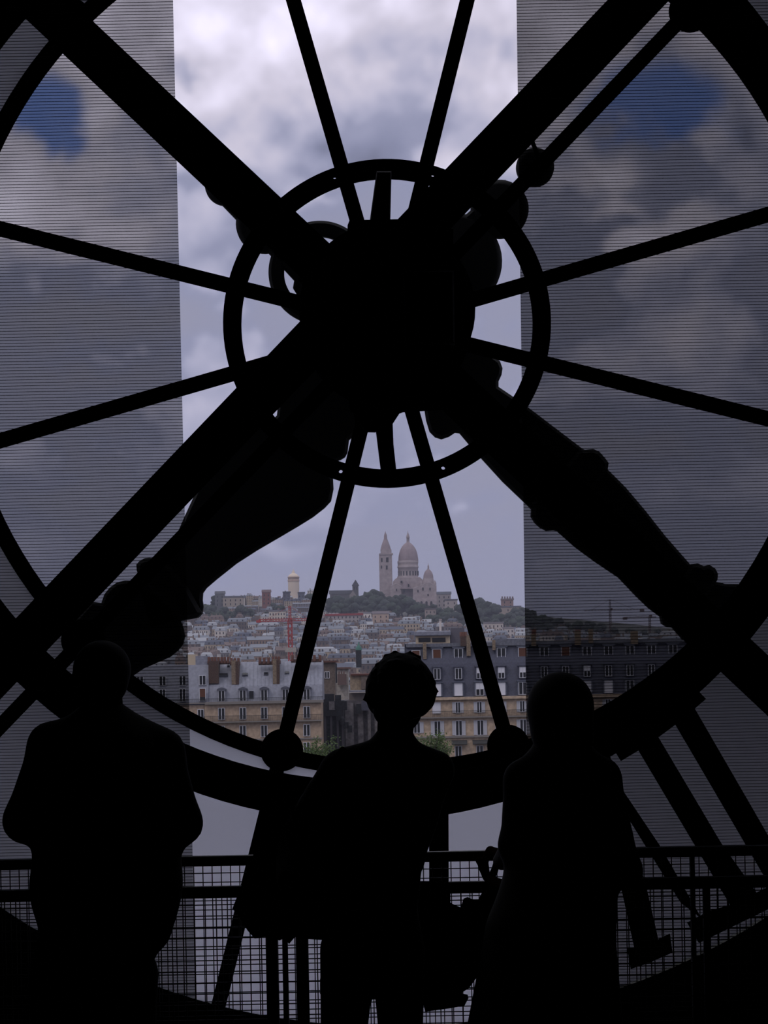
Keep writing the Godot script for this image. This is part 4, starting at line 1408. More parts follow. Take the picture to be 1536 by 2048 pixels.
	obj("base", pbox(Build.new(), 712, 1300, 723, 1335, 900, 2.0), mat("soot_wall", Color.WHITE), cup)
	obj("dome", Build.new(true).lathe([Vector2(1.0, 0.0), Vector2(0.95, 0.7), Vector2(0.6, 1.3), Vector2(0.28, 1.7), Vector2(0.1, 2.7), Vector2(0.0, 2.8)], 12, at(717.5, 1300.5, 901)), mat("verdigris", Color(0.24, 0.42, 0.38), 0.8), cup)


# ---------------------------------------------------------------- the hilltop and its landmarks
func build_hilltop() -> void:
	var D := 3200.0
	var k := D / FOCAL
	var white := mat("travertine", Color(0.64, 0.59, 0.60), 0.9, 0.0, 0.18, 0.03)
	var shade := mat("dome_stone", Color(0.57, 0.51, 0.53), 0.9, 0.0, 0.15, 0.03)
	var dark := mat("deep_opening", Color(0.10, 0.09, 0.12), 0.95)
	var c := at(818, 1214, D)
	var t := thing("basilica", "white domed basilica with a tall bell tower on top of the hill", "church", c)
	var prof := func(px: float, base: float, list: Array) -> Array:
		var out := []
		var p := at(px, base, D)
		for e in list:
			out.append(Vector2(e[0] * k, (base - e[1]) * k))
		return [out, p]
	var turn := func(called: String, px: float, base: float, list: Array, m: Material, back := 0.0, n := 28) -> MeshInstance3D:
		var pr: Array = prof.call(px, base, list)
		return obj(called, Build.new(true).lathe(pr[0], n, pr[1] + Vector3(0, 0, -back)), m, t)
	# bell tower
	var tower := obj("bell_tower", pbox(pbox(pbox(Build.new(), 759, 1108, 785, 1225, D + 14, 15), 758, 1106.5, 786, 1109.5, D + 13.4, 16.2), 761, 1099, 783, 1107, D + 14.6, 13.5), white, t)
	for o in [[763.5, 1120, 3.2, 9], [774.5, 1119.5, 5.0, 9.5], [773.5, 1135, 3.6, 8], [763, 1134, 2.2, 6]]:
		obj("belfry_opening", pbox(Build.new(), o[0] - o[2] / 2, o[1] - o[3] / 2, o[0] + o[2] / 2, o[1] + o[3] / 2, D + 13.7, 0.8), dark, tower)
	turn.call("tower_dome", 771.5, 1100, [[10.6, 1100], [10.2, 1096], [8.6, 1090], [6.6, 1084], [4.6, 1079], [3.2, 1075.5], [3.2, 1070], [2.4, 1067], [1.0, 1064], [0.35, 1061], [0.0, 1060]], shade, 22.0, 20)
	# great dome on its drum
	var drum: MeshInstance3D = turn.call("drum", 817, 1165, [[22.3, 1168], [22.0, 1156], [20.6, 1155], [20.4, 1135], [21.6, 1134], [21.6, 1131.5], [20.6, 1131], [20.6, 1126], [21.0, 1125], [21.0, 1120.5], [20.0, 1120]], white, 26.0)
	for i in 20:
		var a := TAU * (i + 0.5) / 20
		var p := at(817, 1145.5, D) + Vector3(0, 0, -26)
		var d := Vector3(sin(a), 0, cos(a))
		obj("drum_window", Build.new().box(p + d * 20.3 * k, Vector3(2.4 * k, 9.0 * k, 0.9), 0.0, Basis(Vector3.UP, a)), dark, drum)
	turn.call("great_dome", 817, 1121, [[20.3, 1121], [20.0, 1115], [19.0, 1108], [17.2, 1101], [14.6, 1095], [11.4, 1090], [7.6, 1086], [4.2, 1083.5], [3.6, 1083]], shade, 26.0)
	turn.call("lantern", 816.5, 1085, [[4.0, 1085], [3.1, 1082], [2.9, 1075], [3.5, 1074.4], [3.3, 1071], [2.0, 1067], [0.8, 1063.5], [0.3, 1060], [0.0, 1058]], white, 26.0, 14)
	# small dome, turrets
	turn.call("small_drum", 857, 1172, [[11.6, 1180], [11.4, 1160], [10.6, 1158], [10.4, 1155]], white, 10.0, 20)
	turn.call("small_dome", 857, 1156, [[10.2, 1156], [9.6, 1150], [8.0, 1145], [5.6, 1141], [2.6, 1138.4], [1.7, 1137]], shade, 10.0, 20)
	turn.call("small_lantern", 857, 1138, [[1.8, 1138.5], [1.5, 1133], [1.8, 1132], [0.9, 1129.5], [0.3, 1127], [0.0, 1123.5]], white, 10.0, 10)
	turn.call("small_dome", 796, 1168, [[7.5, 1168], [7.0, 1163], [5.0, 1158.6], [2.2, 1156], [0.6, 1151], [0, 1150]], shade, 42.0, 16)
	turn.call("turret", 870.5, 1200, [[2.8, 1212], [2.8, 1166], [1.8, 1163], [0.2, 1160], [0, 1159.6]], white, 3.0, 10)
	turn.call("turret", 843, 1200, [[2.6, 1206], [2.6, 1166], [1.7, 1163], [0.2, 1159], [0, 1158]], white, 3.0, 10)
	# body
	obj("nave", Build.new().prism(flat([786, 1225, 786, 1163, 790, 1158, 796, 1154, 840, 1154, 847, 1161, 847, 1225], D + 10), -D - 12, -D - 60, 0.3), white, t)
	obj("transept", Build.new().prism(flat([781, 1225, 781, 1172, 792, 1166, 803, 1172, 803, 1225], D + 4), -D - 4, -D - 30, 0.3), white, t)
	obj("front", Build.new().prism(flat([826, 1225, 826, 1176, 843, 1170, 851, 1166, 858, 1164, 866, 1168, 873, 1172, 874, 1225], D), -D - 1, -D - 22, 0.3), white, t)
	obj("apse_roof", Build.new().prism(flat([800, 1178, 812, 1160, 826, 1178], D + 2), -D - 2, -D - 20, 0.2), shade, t)
	var porch := obj("porch", Build.new().prism(flat([834, 1225, 834, 1203, 838, 1198, 870, 1198, 873, 1203, 873, 1225], D - 6), -D + 6, -D - 4, 0.2), white, t)
	for x in [843.0, 853.0, 862.5]:
		obj("porch_arch", Build.new().prism(flat([x - 2.4, 1214, x - 2.4, 1205, x - 1.4, 1202.8, x, 1202, x + 1.4, 1202.8, x + 2.4, 1205, x + 2.4, 1214], D - 6.2), -D + 6.2, -D + 5.8), dark, porch)
	for o in [[803, 1164, 4, 5], [808, 1182, 4, 5.5], [817, 1171, 3, 6], [846, 1178, 3, 6], [860, 1178, 2.5, 5], [836, 1182, 2.6, 5], [793, 1180, 2.6, 5], [856, 1190, 3, 4]]:
		var d: float = D + (9.5 if o[1] < 1166 else 0.5 if o[0] > 826 else 1.6)
		obj("window", pbox(Build.new(), o[0] - o[2] / 2.0, o[1] - o[3] / 2.0, o[0] + o[2] / 2.0, o[1] + o[3] / 2.0, d, 1.2), dark, t)

	# the water tower
	D = 3120.0
	k = D / FOCAL
	var cream := mat("tower_cream", Color(0.80, 0.74, 0.68), 0.9)
	c = at(587.5, 1206, D)
	var w := thing("water_tower", "round cream water tower with a small dome on the left of the hill", "tower", c)
	var lw := func(called: String, list: Array, m: Material, n: int) -> void:
		var o := []
		for e in list:
			o.append(Vector2(e[0] * k, (1206 - e[1]) * k))
		obj(called, Build.new(true).lathe(o, n, c + Vector3(0, 0, -8)), m, w)
	lw.call("shaft", [[10.0, 1206], [10.0, 1186], [11.2, 1180], [11.2, 1162]], cream, 28)
	lw.call("gallery", [[11.9, 1162.5], [12.0, 1160], [11.4, 1159.6], [11.2, 1156], [11.9, 1155.5], [11.8, 1153], [10.8, 1152.6]], mat("tower_band", Color(0.62, 0.54, 0.50), 0.9), 28)
	lw.call("dome", [[10.8, 1153], [9.4, 1150], [7.0, 1148], [4.6, 1146.8], [3.4, 1146], [3.0, 1143], [1.4, 1141], [0.3, 1138], [0.0, 1136]], cream, 20)
	lw.call("plinth", [[12.5, 1208], [12.5, 1196], [10.0, 1195]], mat("tower_band", Color.WHITE), 20)

	# the little church by the trees
	D = 3080.0
	c = at(700, 1204, D)
	var s := thing("church", "small dark church with a pointed square tower left of the basilica", "church", c)
	var grey := mat("old_stone", Color(0.30, 0.30, 0.31), 0.95)
	var tile := mat("dark_tile", Color(0.17, 0.18, 0.21), 0.9)
	obj("tower", pbox(Build.new(), 705, 1171, 717, 1206, D, 7.0), grey, s)
	var apex := at(711, 1159, D + 3.5)
	var sp := Build.new()
	var e0 := at(703.5, 1171.5, D)
	var e1 := at(718.5, 1171.5, D)
	var sq := [Vector3(e0.x, e0.y, -D + 0.8), Vector3(e1.x, e0.y, -D + 0.8), Vector3(e1.x, e0.y, -D - 7.8), Vector3(e0.x, e0.y, -D - 7.8)]
	for i in 4:
		sp.tri(sq[i], sq[(i + 1) % 4], apex)
	obj("spire", sp, tile, s)
	obj("nave", pbox(Build.new(), 660, 1187, 706, 1210, D + 2, 9.0), grey, s)
	obj("roof", mansard(658, 706, [[1188, 0.0], [1180.5, 5.0], [1188, 10.0]], D + 1.5), tile, s)
	obj("gable", Build.new().prism(flat([699, 1210, 699, 1190, 706, 1181, 712, 1190, 712, 1210], D - 1), -D + 1, -D - 2), mat("porch_stone", Color(0.50, 0.47, 0.47), 0.9), s)
	for x in [708.5, 713.5]:
		obj("belfry_opening", pbox(Build.new(), x - 1, 1174, x + 1, 1180, D - 0.2, 0.5), mat("deep_opening", Color.WHITE), s)

	# other single buildings on and below the crest
	var specs := [
		["pale square tower house with a notched top right of the basilica", 3100.0, 1003.0, 1198.0, 1027.0, 1232.0, Color(0.50, 0.40, 0.38), Color(0.42, 0.36, 0.36), "notched", 2],
		["broad low pale building under the notched tower house", 3060.0, 990.0, 1214.0, 1042.0, 1240.0, Color(0.58, 0.53, 0.50), Color(0.34, 0.35, 0.40), "flat", 3],
		["brick-red house standing tallest on the left of the crest", 3050.0, 524.0, 1184.0, 541.0, 1215.0, Color(0.44, 0.27, 0.25), Color(0.33, 0.25, 0.25), "gable", 2],
		["long cream building among trees at the left end of the crest", 3040.0, 446.0, 1194.0, 486.0, 1212.0, Color(0.57, 0.53, 0.49), Color(0.34, 0.35, 0.38), "flat", 4],
		["grey house at the very left end of the crest", 3060.0, 430.0, 1187.0, 449.0, 1214.0, Color(0.33, 0.34, 0.36), Color(0.24, 0.25, 0.28), "gable", 2],
		["dark house below the round water tower", 3060.0, 566.0, 1185.0, 580.0, 1212.0, Color(0.30, 0.31, 0.37), Color(0.24, 0.26, 0.32), "flat", 2],
		["dark blue-grey house right of the round water tower", 3060.0, 596.0, 1186.0, 609.0, 1212.0, Color(0.32, 0.34, 0.40), Color(0.24, 0.26, 0.32), "flat", 2],
		["white house with rows of small windows left of the red crane", 2760.0, 538.0, 1222.0, 571.0, 1244.0, Color(0.74, 0.70, 0.66), Color(0.40, 0.40, 0.44), "flat", 6],
		["long white building with a red band along its roof below the church", 2700.0, 650.0, 1228.0, 742.0, 1252.0, Color(0.60, 0.57, 0.57), Color(0.52, 0.15, 0.15), "band", 12],
		["bright white corner building at the end of the red-banded roof", 2680.0, 727.0, 1226.0, 743.0, 1252.0, Color(0.80, 0.77, 0.75), Color(0.45, 0.45, 0.48), "flat", 2],
		["cream house with a stepped gable on the slope below the trees", 2650.0, 745.0, 1227.0, 778.0, 1256.0, Color(0.66, 0.58, 0.53), Color(0.36, 0.33, 0.35), "gable", 3],
		["pale building with dark arches below the basilica", 2850.0, 850.0, 1218.0, 872.0, 1240.0, Color(0.55, 0.50, 0.48), Color(0.30, 0.28, 0.30), "flat", 3],
		["plain grey building with a hipped roof right of the basilica", 3120.0, 874.0, 1188.0, 902.0, 1226.0, Color(0.52, 0.49, 0.49), Color(0.22, 0.24, 0.28), "gable", 3],
		["white building behind the slope right of the basilica", 3090.0, 890.0, 1200.0, 915.0, 1226.0, Color(0.60, 0.56, 0.55), Color(0.32, 0.32, 0.36), "flat", 2],
		["tall thin white chimney among the roofs below the basilica", 2300.0, 879.0, 1240.0, 883.0, 1262.0, Color(0.78, 0.74, 0.72), Color(0.6, 0.55, 0.55), "flat", 0],
		["big white house facing the right end of the slope", 2500.0, 968.0, 1246.0, 1007.0, 1276.0, Color(0.70, 0.66, 0.64), Color(0.44, 0.42, 0.44), "flat", 5],
		["white stepped apartment house at the right edge of the clear glass", 2450.0, 1006.0, 1256.0, 1028.0, 1290.0, Color(0.72, 0.69, 0.68), Color(0.50, 0.48, 0.50), "flat", 3],
	]
	for q in specs:
		D = q[1]
		var x0: float = q[2]
		var x1: float = q[4]
		var lean := func(h: float, x: float) -> float: return h - 0.0192 * (x - (x0 + x1) / 2)
		c = at((x0 + x1) / 2, q[5] + 4.0, D)
		var o := thing("hill_house", q[0], "house", c)
		var wm := mat("hill_wall_" + str(q[6].to_html(false)), q[6], 0.95)
		var rm := mat("hill_roof_" + str(q[7].to_html(false)), q[7], 0.9)
		obj("wall", pbox(Build.new(), x0, q[3], x1, q[5] + 12.0, D, 12.0), wm, o)
		var b := Build.new()
		if q[8] == "gable":
			b = mansard(x0 - 1, x1 + 1, [[q[3] + 0.3, -0.5], [q[3] - 5.0, 6.0], [q[3] + 0.3, 12.5]], D)
		elif q[8] == "band":
			pbox(b, x0, q[3] - 1.0, x1 - 14, q[3] + 3.0, D - 0.8, 2.0)
		elif q[8] == "notched":
			pbox(b, x0 - 1, q[3] - 1, x1 + 1, q[3] + 2, D - 0.6, 13.0)
			for i in 5:
				pbox(b, x0 + i * 5.2, q[3] - 5.0, x0 + i * 5.2 + 3.0, q[3] - 1, D - 0.4, 2.0)
		else:
			pbox(b, x0 - 0.8, q[3] - 2.2, x1 + 0.8, q[3] + 0.6, D - 0.5, 13.0)
		obj("roof", b, rm, o)
		var n: int = q[9]
		if n > 0:
			var rows := maxi(1, int((q[5] - q[3]) / 9.0))
			for r in rows:
				for i in n:
					var x := lerpf(x0, x1, (i + 0.5) / n)
					obj("window", pbox(Build.new(), x - 1.0, lean.call(q[3] + 4.5 + r * 8.0, x), x + 1.0, lean.call(q[3] + 8.5 + r * 8.0, x), D - 0.15, 0.4), mat("window_glass", Color.BLACK), o)


# ---------------------------------------------------------------- the thousand roofs
func house_proto(seed_: int, w: float, h: float, deep: float, kind: int) -> Node3D:
	rng.seed = seed_
	var o := Node3D.new()
	o.name = "house_model"
	add_child(o)
	var wall := Build.new().box(Vector3(0, h / 2 - 4, 0), Vector3(w, h + 8, deep))
	obj("wall", wall, mat("far_wall_0", Color(0.62, 0.57, 0.52), 0.95), o)
	var b := Build.new()
	var zf := deep / 2 + 0.3
	if kind == 0:      # mansard
		var p := [[w / 2 + 0.3, zf, h], [w / 2 - 0.7, zf - 1.4, h + 2.4], [w / 2 - 2.0, zf - 4.5, h + 3.2]]
		for i in 2:
			var a: Array = p[i]
			var c: Array = p[i + 1]
			for s in [[[-1, 1], [1, 1]], [[1, 1], [1, -1]], [[1, -1], [-1, -1]], [[-1, -1], [-1, 1]]]:
				b.outward([Vector3(s[0][0] * a[0], a[2], s[0][1] * a[1]), Vector3(s[1][0] * a[0], a[2], s[1][1] * a[1]), Vector3(s[1][0] * c[0], c[2], s[1][1] * c[1]), Vector3(s[0][0] * c[0], c[2], s[0][1] * c[1])], Vector3(0, h - 6, 0))
		b.box(Vector3(0, h + 3.2, 0), Vector3(w - 4.0, 0.3, maxf(1.0, 2 * (zf - 4.5))))
	elif kind == 1:    # ridge along the street
		b.outward([Vector3(-w / 2 - 0.3, h, zf), Vector3(w / 2 + 0.3, h, zf), Vector3(w / 2 + 0.3, h + 2.8, 0), Vector3(-w / 2 - 0.3, h + 2.8, 0)], Vector3(0, h - 6, 0))
		b.outward([Vector3(-w / 2 - 0.3, h, -zf), Vector3(w / 2 + 0.3, h, -zf), Vector3(w / 2 + 0.3, h + 2.8, 0), Vector3(-w / 2 - 0.3, h + 2.8, 0)], Vector3(0, h - 6, 0))
		for s in [-1, 1]:
			b.tri(Vector3(s * w / 2, h, zf), Vector3(s * w / 2, h, -zf), Vector3(s * w / 2, h + 2.8, 0))
	else:              # flat with a hut
		b.box(Vector3(0, h + 0.3, 0), Vector3(w + 0.5, 0.6, deep + 0.5))
		b.box(Vector3(w * 0.2, h + 1.6, 0), Vector3(w * 0.3, 2.4, deep * 0.4))
	obj("roof", b, mat("far_roof_0", Color(0.42, 0.44, 0.50), 0.7), o)
	var win := Build.new()
	var n := int(w / 2.6)
	var rows := int(h / 3.1)
	for r in mini(rows, 5):
		for i in n:
			var x := (i + 0.5) / n * w - w / 2
			win.box(Vector3(x, h - 2.0 - 3.1 * r, deep / 2), Vector3(1.0, 1.75, 0.25))
	if kind == 0:
		for i in n:
			if i % 2 == seed_ % 2:
				win.box(Vector3((i + 0.5) / n * w - w / 2, h + 1.1, deep / 2 - 0.3), Vector3(1.0, 1.3, 0.9))
	stuff(obj("windows", win, mat("far_glass", Color(0.13, 0.14, 0.17), 0.5), o))
	for i in 2 + seed_ % 2:
		var x := rng.randf_range(-w / 2 + 1, w / 2 - 1)
		obj("chimney", Build.new().box(Vector3(x, h + 3.2, rng.randf_range(-2, 2)), Vector3(rng.randf_range(0.8, 2.2), 3.4, 0.8)), mat("far_chimney", Color(0.42, 0.36, 0.33), 0.9), o)
	return o


func build_far_houses() -> void:
	var protos := []
	var sizes := [[14.0, 17.0, 12.0, 0], [19.0, 19.0, 13.0, 0], [11.0, 15.0, 11.0, 1], [16.0, 14.0, 12.0, 2], [24.0, 17.0, 14.0, 1], [10.0, 19.0, 12.0, 0]]
	for i in sizes.size():
		protos.append(house_proto(40 + i, sizes[i][0], sizes[i][1], sizes[i][2], sizes[i][3]))
	var walls := [["cream", Color(0.64, 0.58, 0.51)], ["white", Color(0.76, 0.73, 0.71)], ["grey", Color(0.44, 0.43, 0.45)], ["buff", Color(0.53, 0.45, 0.40)], ["dim brown", Color(0.35, 0.31, 0.30)]]
	var roofs := [["zinc", Color(0.43, 0.45, 0.49)], ["slate", Color(0.27, 0.29, 0.35)], ["pale", Color(0.56, 0.57, 0.60)], ["brownish", Color(0.36, 0.30, 0.29)]]
	var wm := []
	for e in walls:
		wm.append(mat("far_wall_" + e[0], e[1], 0.95))
	var rm := []
	for e in roofs:
		rm.append(mat("far_roof_" + e[0], e[1], 0.75))
	var singles := []
	var rest := []
	rng.seed = 99
	var d := 700.0
	while d < 3200.0:
		var x0 := (-250.0 - MIDX) / FOCAL * d - 10.0
		var x1 := (1700.0 - MIDX) / FOCAL * d + 10.0
		if d < 1650.0:
			x0 = (635.0 - MIDX) / FOCAL * d
			x1 = (850.0 - MIDX) / FOCAL * d
		var x := x0 + rng.randf() * 8.0
		while x < x1:
			var i := rng.randi() % 6
			var sx := rng.randf_range(0.55, 1.05)
			var w: float = sizes[i][0] * sx
			x += w / 2
			var dd := d + rng.randf_range(-6, 6)
			var px := MIDX + x / dd * FOCAL
			var keep := true
			var squat := 1.0
			var lift: float = ground_at(x, dd) + sizes[i][1]
			var roof_px: float = HORIZON - (lift + 5.0) / dd * FOCAL - 0.0192 * (px - MIDX)
			if d > 2780.0 and px > 600.0 or d > 2640.0 and px > 925.0 or d > 2700.0 and px > 860.0:
				keep = false
			if d > 2760.0 and px > 395.0 and px < 520.0:
				keep = rng.randf() < 0.35
			if d > 2880.0:
				keep = px > 450.0 and px < 640.0 and rng.randf() < 0.8
				squat = rng.randf_range(0.42, 0.62)
			if roof_px > (1326.0 if px < 645.0 or px > 750.0 else 1392.0) or px > 812.0 and roof_px > 1292.0:
				keep = false
			if keep:
				var y := ground_at(x, dd) + EYE
				var tall := squat if squat < 1.0 else rng.randf_range(0.72, 1.12) if d > 1650.0 else rng.randf_range(0.7, 0.95)
				var e := [i, Vector3(x, y, -dd), rng.randf_range(-0.12, 0.12), Vector3(sx, tall, 1.0), rng.randi() % walls.size(), rng.randi() % 7]
				e[5] = [0, 0, 0, 1, 1, 2, 3][e[5]]
				if singles.size() < 300 and px > 265.0 and px < 1360.0:
					singles.append(e)
				else:
					rest.append(e)
			x += w / 2 + rng.randf_range(0.2, 2.2)
		d += rng.randf_range(36, 48) if d > 1650.0 else 120.0
	for e in singles:
		var p: Node3D = protos[e[0]]
		p.set_meta("called", "far_house")
		var o := dup(p, e[1], e[2], e[3])
		var px: float = MIDX - e[1].x / e[1].z * FOCAL
		var zone := "left of the red crane" if px < 560.0 else "around the red crane" if px < 650.0 else "below the church" if px < 750.0 else "below the basilica" if px < 905.0 else "right of the lower right spoke" if px < 1052.0 else "behind the dark blind"
		var row := "in the nearest rows" if e[1].z > -1900.0 else "some rows up" if e[1].z > -2080.0 else "half way up"
		var shape: String = ["mansarded", "broad mansarded", "small gabled", "flat-topped", "long gabled", "narrow mansarded"][e[0]]
		tag(o, "%s %s house, %s roof, %s, %s" % [shape, walls[e[4]][0], roofs[e[5]][0], row, zone], "house", "far houses %s, %s" % [row, zone])
		for c in o.get_children():
			if str(c.name).begins_with("wall"):
				c.material_override = wm[e[4]]
			elif str(c.name).begins_with("roof"):
				c.material_override = rm[e[5]]
	# the remaining roofs up the slope, too small to tell apart
	var far := thing("distant_rooftops", "dense band of tiny grey and cream houses climbing the hill", "houses", Vector3(0, 0, -2300))
	stuff(far)
	var tint := StandardMaterial3D.new()
	tint.resource_name = "far_tinted"
	tint.vertex_color_use_as_albedo = true
	tint.roughness = 0.9
	for part in ["wall", "roof", "windows", "chimney"]:
		for k in 6:
			var mine := []
			for e in rest:
				if e[0] == k:
					mine.append(e)
			for c in protos[k].get_children():
				if not str(c.name).begins_with(part):
					continue
				var mm := MultiMesh.new()
				mm.transform_format = MultiMesh.TRANSFORM_3D
				mm.use_colors = true
				mm.mesh = c.mesh
				mm.instance_count = mine.size()
				for q in mine.size():
					var e: Array = mine[q]
					mm.set_instance_transform(q, Transform3D(Basis(Vector3.UP, e[2]).scaled_local(e[3]), e[1] + Vector3(0, 0, 2300)))
					var col: Color = c.material_override.albedo_color
					if part == "wall":
						col = walls[e[4]][1]
					elif part == "roof":
						col = roofs[e[5]][1]
					mm.set_instance_color(q, col.srgb_to_linear())
				var mi := MultiMeshInstance3D.new()
				mi.name = numbered({"wall": "walls", "roof": "roofs", "windows": "windows", "chimney": "chimneys"}[part])
				mi.multimesh = mm
				mi.material_override = tint
				far.add_child(mi, true)
				stuff(mi)
	for p in protos:
		remove_child(p)
		p.free()


# ---------------------------------------------------------------- trees
func build_trees() -> void:
	var greens := [mat("leaf_dark", Color(0.11, 0.17, 0.13), 0.95, 0.0, 0.4, 0.15), mat("leaf_mid", Color(0.15, 0.22, 0.15), 0.95, 0.0, 0.4, 0.15), mat("leaf_grey", Color(0.17, 0.22, 0.20), 0.95, 0.0, 0.4, 0.15)]
	var bark := mat("bark", Color(0.16, 0.13, 0.11), 0.95)
	var protos := []
	for i in 4:
		rng.seed = 200 + i
		var o := Node3D.new()
		o.name = "tree_model"
		add_child(o)
		var b := Build.new(true)
		for q in 15:
			var a := rng.randf() * TAU
			var r := rng.randf_range(0.0, 4.2)
			b.lump(Vector3(cos(a) * r, rng.randf_range(2.4, 11.2) - r * 0.45, sin(a) * r), Vector3.ONE * rng.randf_range(2.0, 3.3), 10, 7, 0.6, i * 20 + q)
		obj("crown", b, greens[i % 3], o)
		obj("trunk", Build.new(true).tube([Vector3(0, -3, 0), Vector3(0.2, 3, 0), Vector3(0, 7, 0.1)], [0.5, 0.35, 0.2], 7), bark, o)
		o.set_meta("called", "tree")
		protos.append(o)
	# [picture position of the crown's top, height in pixels, distance, which, what it is beside]
	var spots := [
		[435, 1187, 22, 3080, 0, "dark tree at the left end of the crest"], [412, 1207, 24, 2960, 1, "tree at the far left of the slope, partly behind the clock hand"], [428, 1209, 24, 2950, 0, "second tree from the left on the slope"], [444, 1214, 24, 2930, 2, "third tree from the left on the slope"], [460, 1221, 20, 2900, 1, "low tree under the long cream building"],
		[483, 1207, 32, 2900, 0, "tall dark tree between the cream houses on the left of the hill"], [498, 1216, 16, 2880, 1, "small tree right of the tall dark one"], [545, 1206, 22, 2930, 2, "grey-green tree below the brick-red house"], [562, 1210, 18, 2900, 1, "tree just below the round water tower"],
		[531, 1222, 14, 2780, 0, "dark tree by the tip of the red crane's arm"], [618, 1186, 26, 3080, 0, "dark tree between the round water tower and the spoke"], [632, 1184, 28, 3060, 1, "tree half behind the spoke left of the church"],
		[668, 1190, 30, 2990, 0, "first tree under the church roof"], [682, 1192, 30, 2980, 2, "second tree under the church roof"], [697, 1194, 30, 2970, 0, "tree in front of the church gable"], [712, 1190, 32, 2975, 1, "tree below the church tower"], [727, 1192, 32, 2965, 2, "tree right of the church tower"],
		[674, 1204, 26, 2880, 1, "lower tree above the red-banded roof, left"], [692, 1205, 26, 2880, 0, "lower tree above the red-banded roof, middle"], [711, 1206, 26, 2875, 2, "lower tree above the red-banded roof, right"],
		[747, 1176, 40, 3050, 0, "tall round tree left of the bell tower"], [738, 1182, 36, 3040, 1, "tree left of the tall round one"], [757, 1192, 36, 2990, 0, "tree at the foot of the bell tower"], [770, 1200, 32, 2960, 2, "tree in front of the bell tower's foot"], [741, 1206, 30, 2890, 0, "tree above the bright white corner building"],
		[792, 1188, 34, 3010, 0, "broad dark tree below the great dome, left half"], [803, 1186, 34, 3015, 0, "broad dark tree below the great dome, middle"], [815, 1192, 30, 3010, 1, "broad dark tree below the great dome, right half"], [826, 1198, 24, 3000, 2, "low tree before the basilica's porch"], [784, 1204, 26, 2950, 1, "tree under the broad dark ones"],
		[866, 1206, 30, 2960, 0, "dark tree right of the porch"], [874, 1216, 26, 2930, 2, "tree on the slope right of the porch"], [888, 1222, 26, 2900, 1, "slope tree below the white building"], [902, 1226, 26, 2890, 0, "slope tree left of the right-hand spoke"], [916, 1224, 28, 2890, 2, "slope tree just left of the right-hand spoke"], [884, 1232, 22, 2800, 0, "lower slope tree"], [862, 1228, 22, 2820, 1, "lower slope tree near the thin chimney"], [906, 1236, 20, 2780, 2, "lowest slope tree left of the spoke"],
		[930, 1204, 30, 3030, 1, "tree behind the right-hand spoke"], [962, 1196, 34, 3020, 2, "tall tree right of the spoke"], [974, 1200, 36, 3000, 0, "tall dark tree right of the spoke"], [984, 1208, 34, 2980, 2, "tree left of the notched tower house"], [958, 1214, 30, 2940, 0, "lower tree right of the spoke"],
		[1000, 1226, 28, 2900, 1, "tree below the notched tower house"], [1016, 1224, 30, 2880, 0, "second tree below the notched tower house"], [1030, 1216, 30, 2930, 2, "tree right of the notched tower house"], [1043, 1212, 32, 2950, 0, "tree at the edge of the dark blind"], [1040, 1230, 28, 2850, 1, "lower tree at the edge of the dark blind"], [1052, 1222, 30, 2900, 0, "tree straddling the edge of the dark blind"],
		[1064, 1218, 32, 3000, 0, "first tree of the skyline behind the dark blind"], [1082, 1228, 30, 2980, 1, "second tree of the skyline behind the dark blind"], [1098, 1232, 28, 2990, 0, "third tree of the skyline behind the dark blind"], [1116, 1236, 26, 2960, 2, "fourth tree of the skyline behind the dark blind"], [1134, 1243, 24, 2960, 0, "fifth tree of the skyline behind the dark blind"], [1156, 1240, 26, 3000, 1, "sixth tree of the skyline behind the dark blind"], [1176, 1240, 26, 2990, 0, "tree below the first faint crane"], [1200, 1246, 24, 2980, 2, "tree between the two faint cranes"], [1228, 1252, 22, 2980, 0, "tree under the faint cranes' arms"], [1258, 1256, 20, 2990, 1, "tree left of the second faint crane"], [1290, 1258, 20, 2990, 0, "tree at the foot of the second faint crane"], [1320, 1259, 20, 2990, 2, "last tree of the skyline behind the dark blind"],
		[955, 1236, 26, 2720, 1, "low tree beside the right-hand spoke"], [972, 1232, 28, 2740, 0, "low tree above the big white house"], [990, 1238, 26, 2720, 2, "low tree left of the dark blind"], [1008, 1240, 26, 2720, 0, "low tree under the notched tower house"], [1026, 1238, 28, 2730, 1, "low tree near the edge of the dark blind"], [1046, 1240, 28, 2730, 0, "lowest tree at the edge of the dark blind"],
		[1070, 1238, 30, 2800, 0, "lower tree just inside the dark blind"], [1092, 1244, 28, 2800, 2, "second lower tree inside the dark blind"], [1114, 1250, 26, 2800, 1, "third lower tree inside the dark blind"], [1140, 1254, 26, 2800, 0, "fourth lower tree inside the dark blind"],
		[415, 1218, 26, 2760, 0, "lower tree at the far left of the slope"], [436, 1222, 26, 2750, 1, "lower tree left of the tall dark one"], [455, 1226, 24, 2740, 0, "lower tree below the long cream building"], [840, 1206, 30, 2960, 1, "tree between the broad dark ones and the porch"], [780, 1190, 36, 3000, 0, "dark tree right of the bell tower's foot"], [850, 1222, 26, 2860, 0, "tree below the porch steps"], [896, 1214, 28, 2960, 1, "tree before the white building right of the basilica"], [936, 1226, 30, 2860, 0, "slope tree behind the right-hand spoke"],
	]
	for s in spots:
		var d: float = s[3]
		var p := at(s[0], s[1], d)
		var h: float = s[2] * 1.15 * d / FOCAL
		var z := h / 13.0
		var o := dup(protos[s[4] if s[4] < 3 else 0], Vector3(p.x, p.y - h, -d), float(s[0]) * 0.7, Vector3(z * 1.35, z, z * 1.1))
		tag(o, s[5] + ", " + ["dark green", "mid green", "grey green"][s[4]], "tree")
	for p in protos:
		remove_child(p)
		p.free()
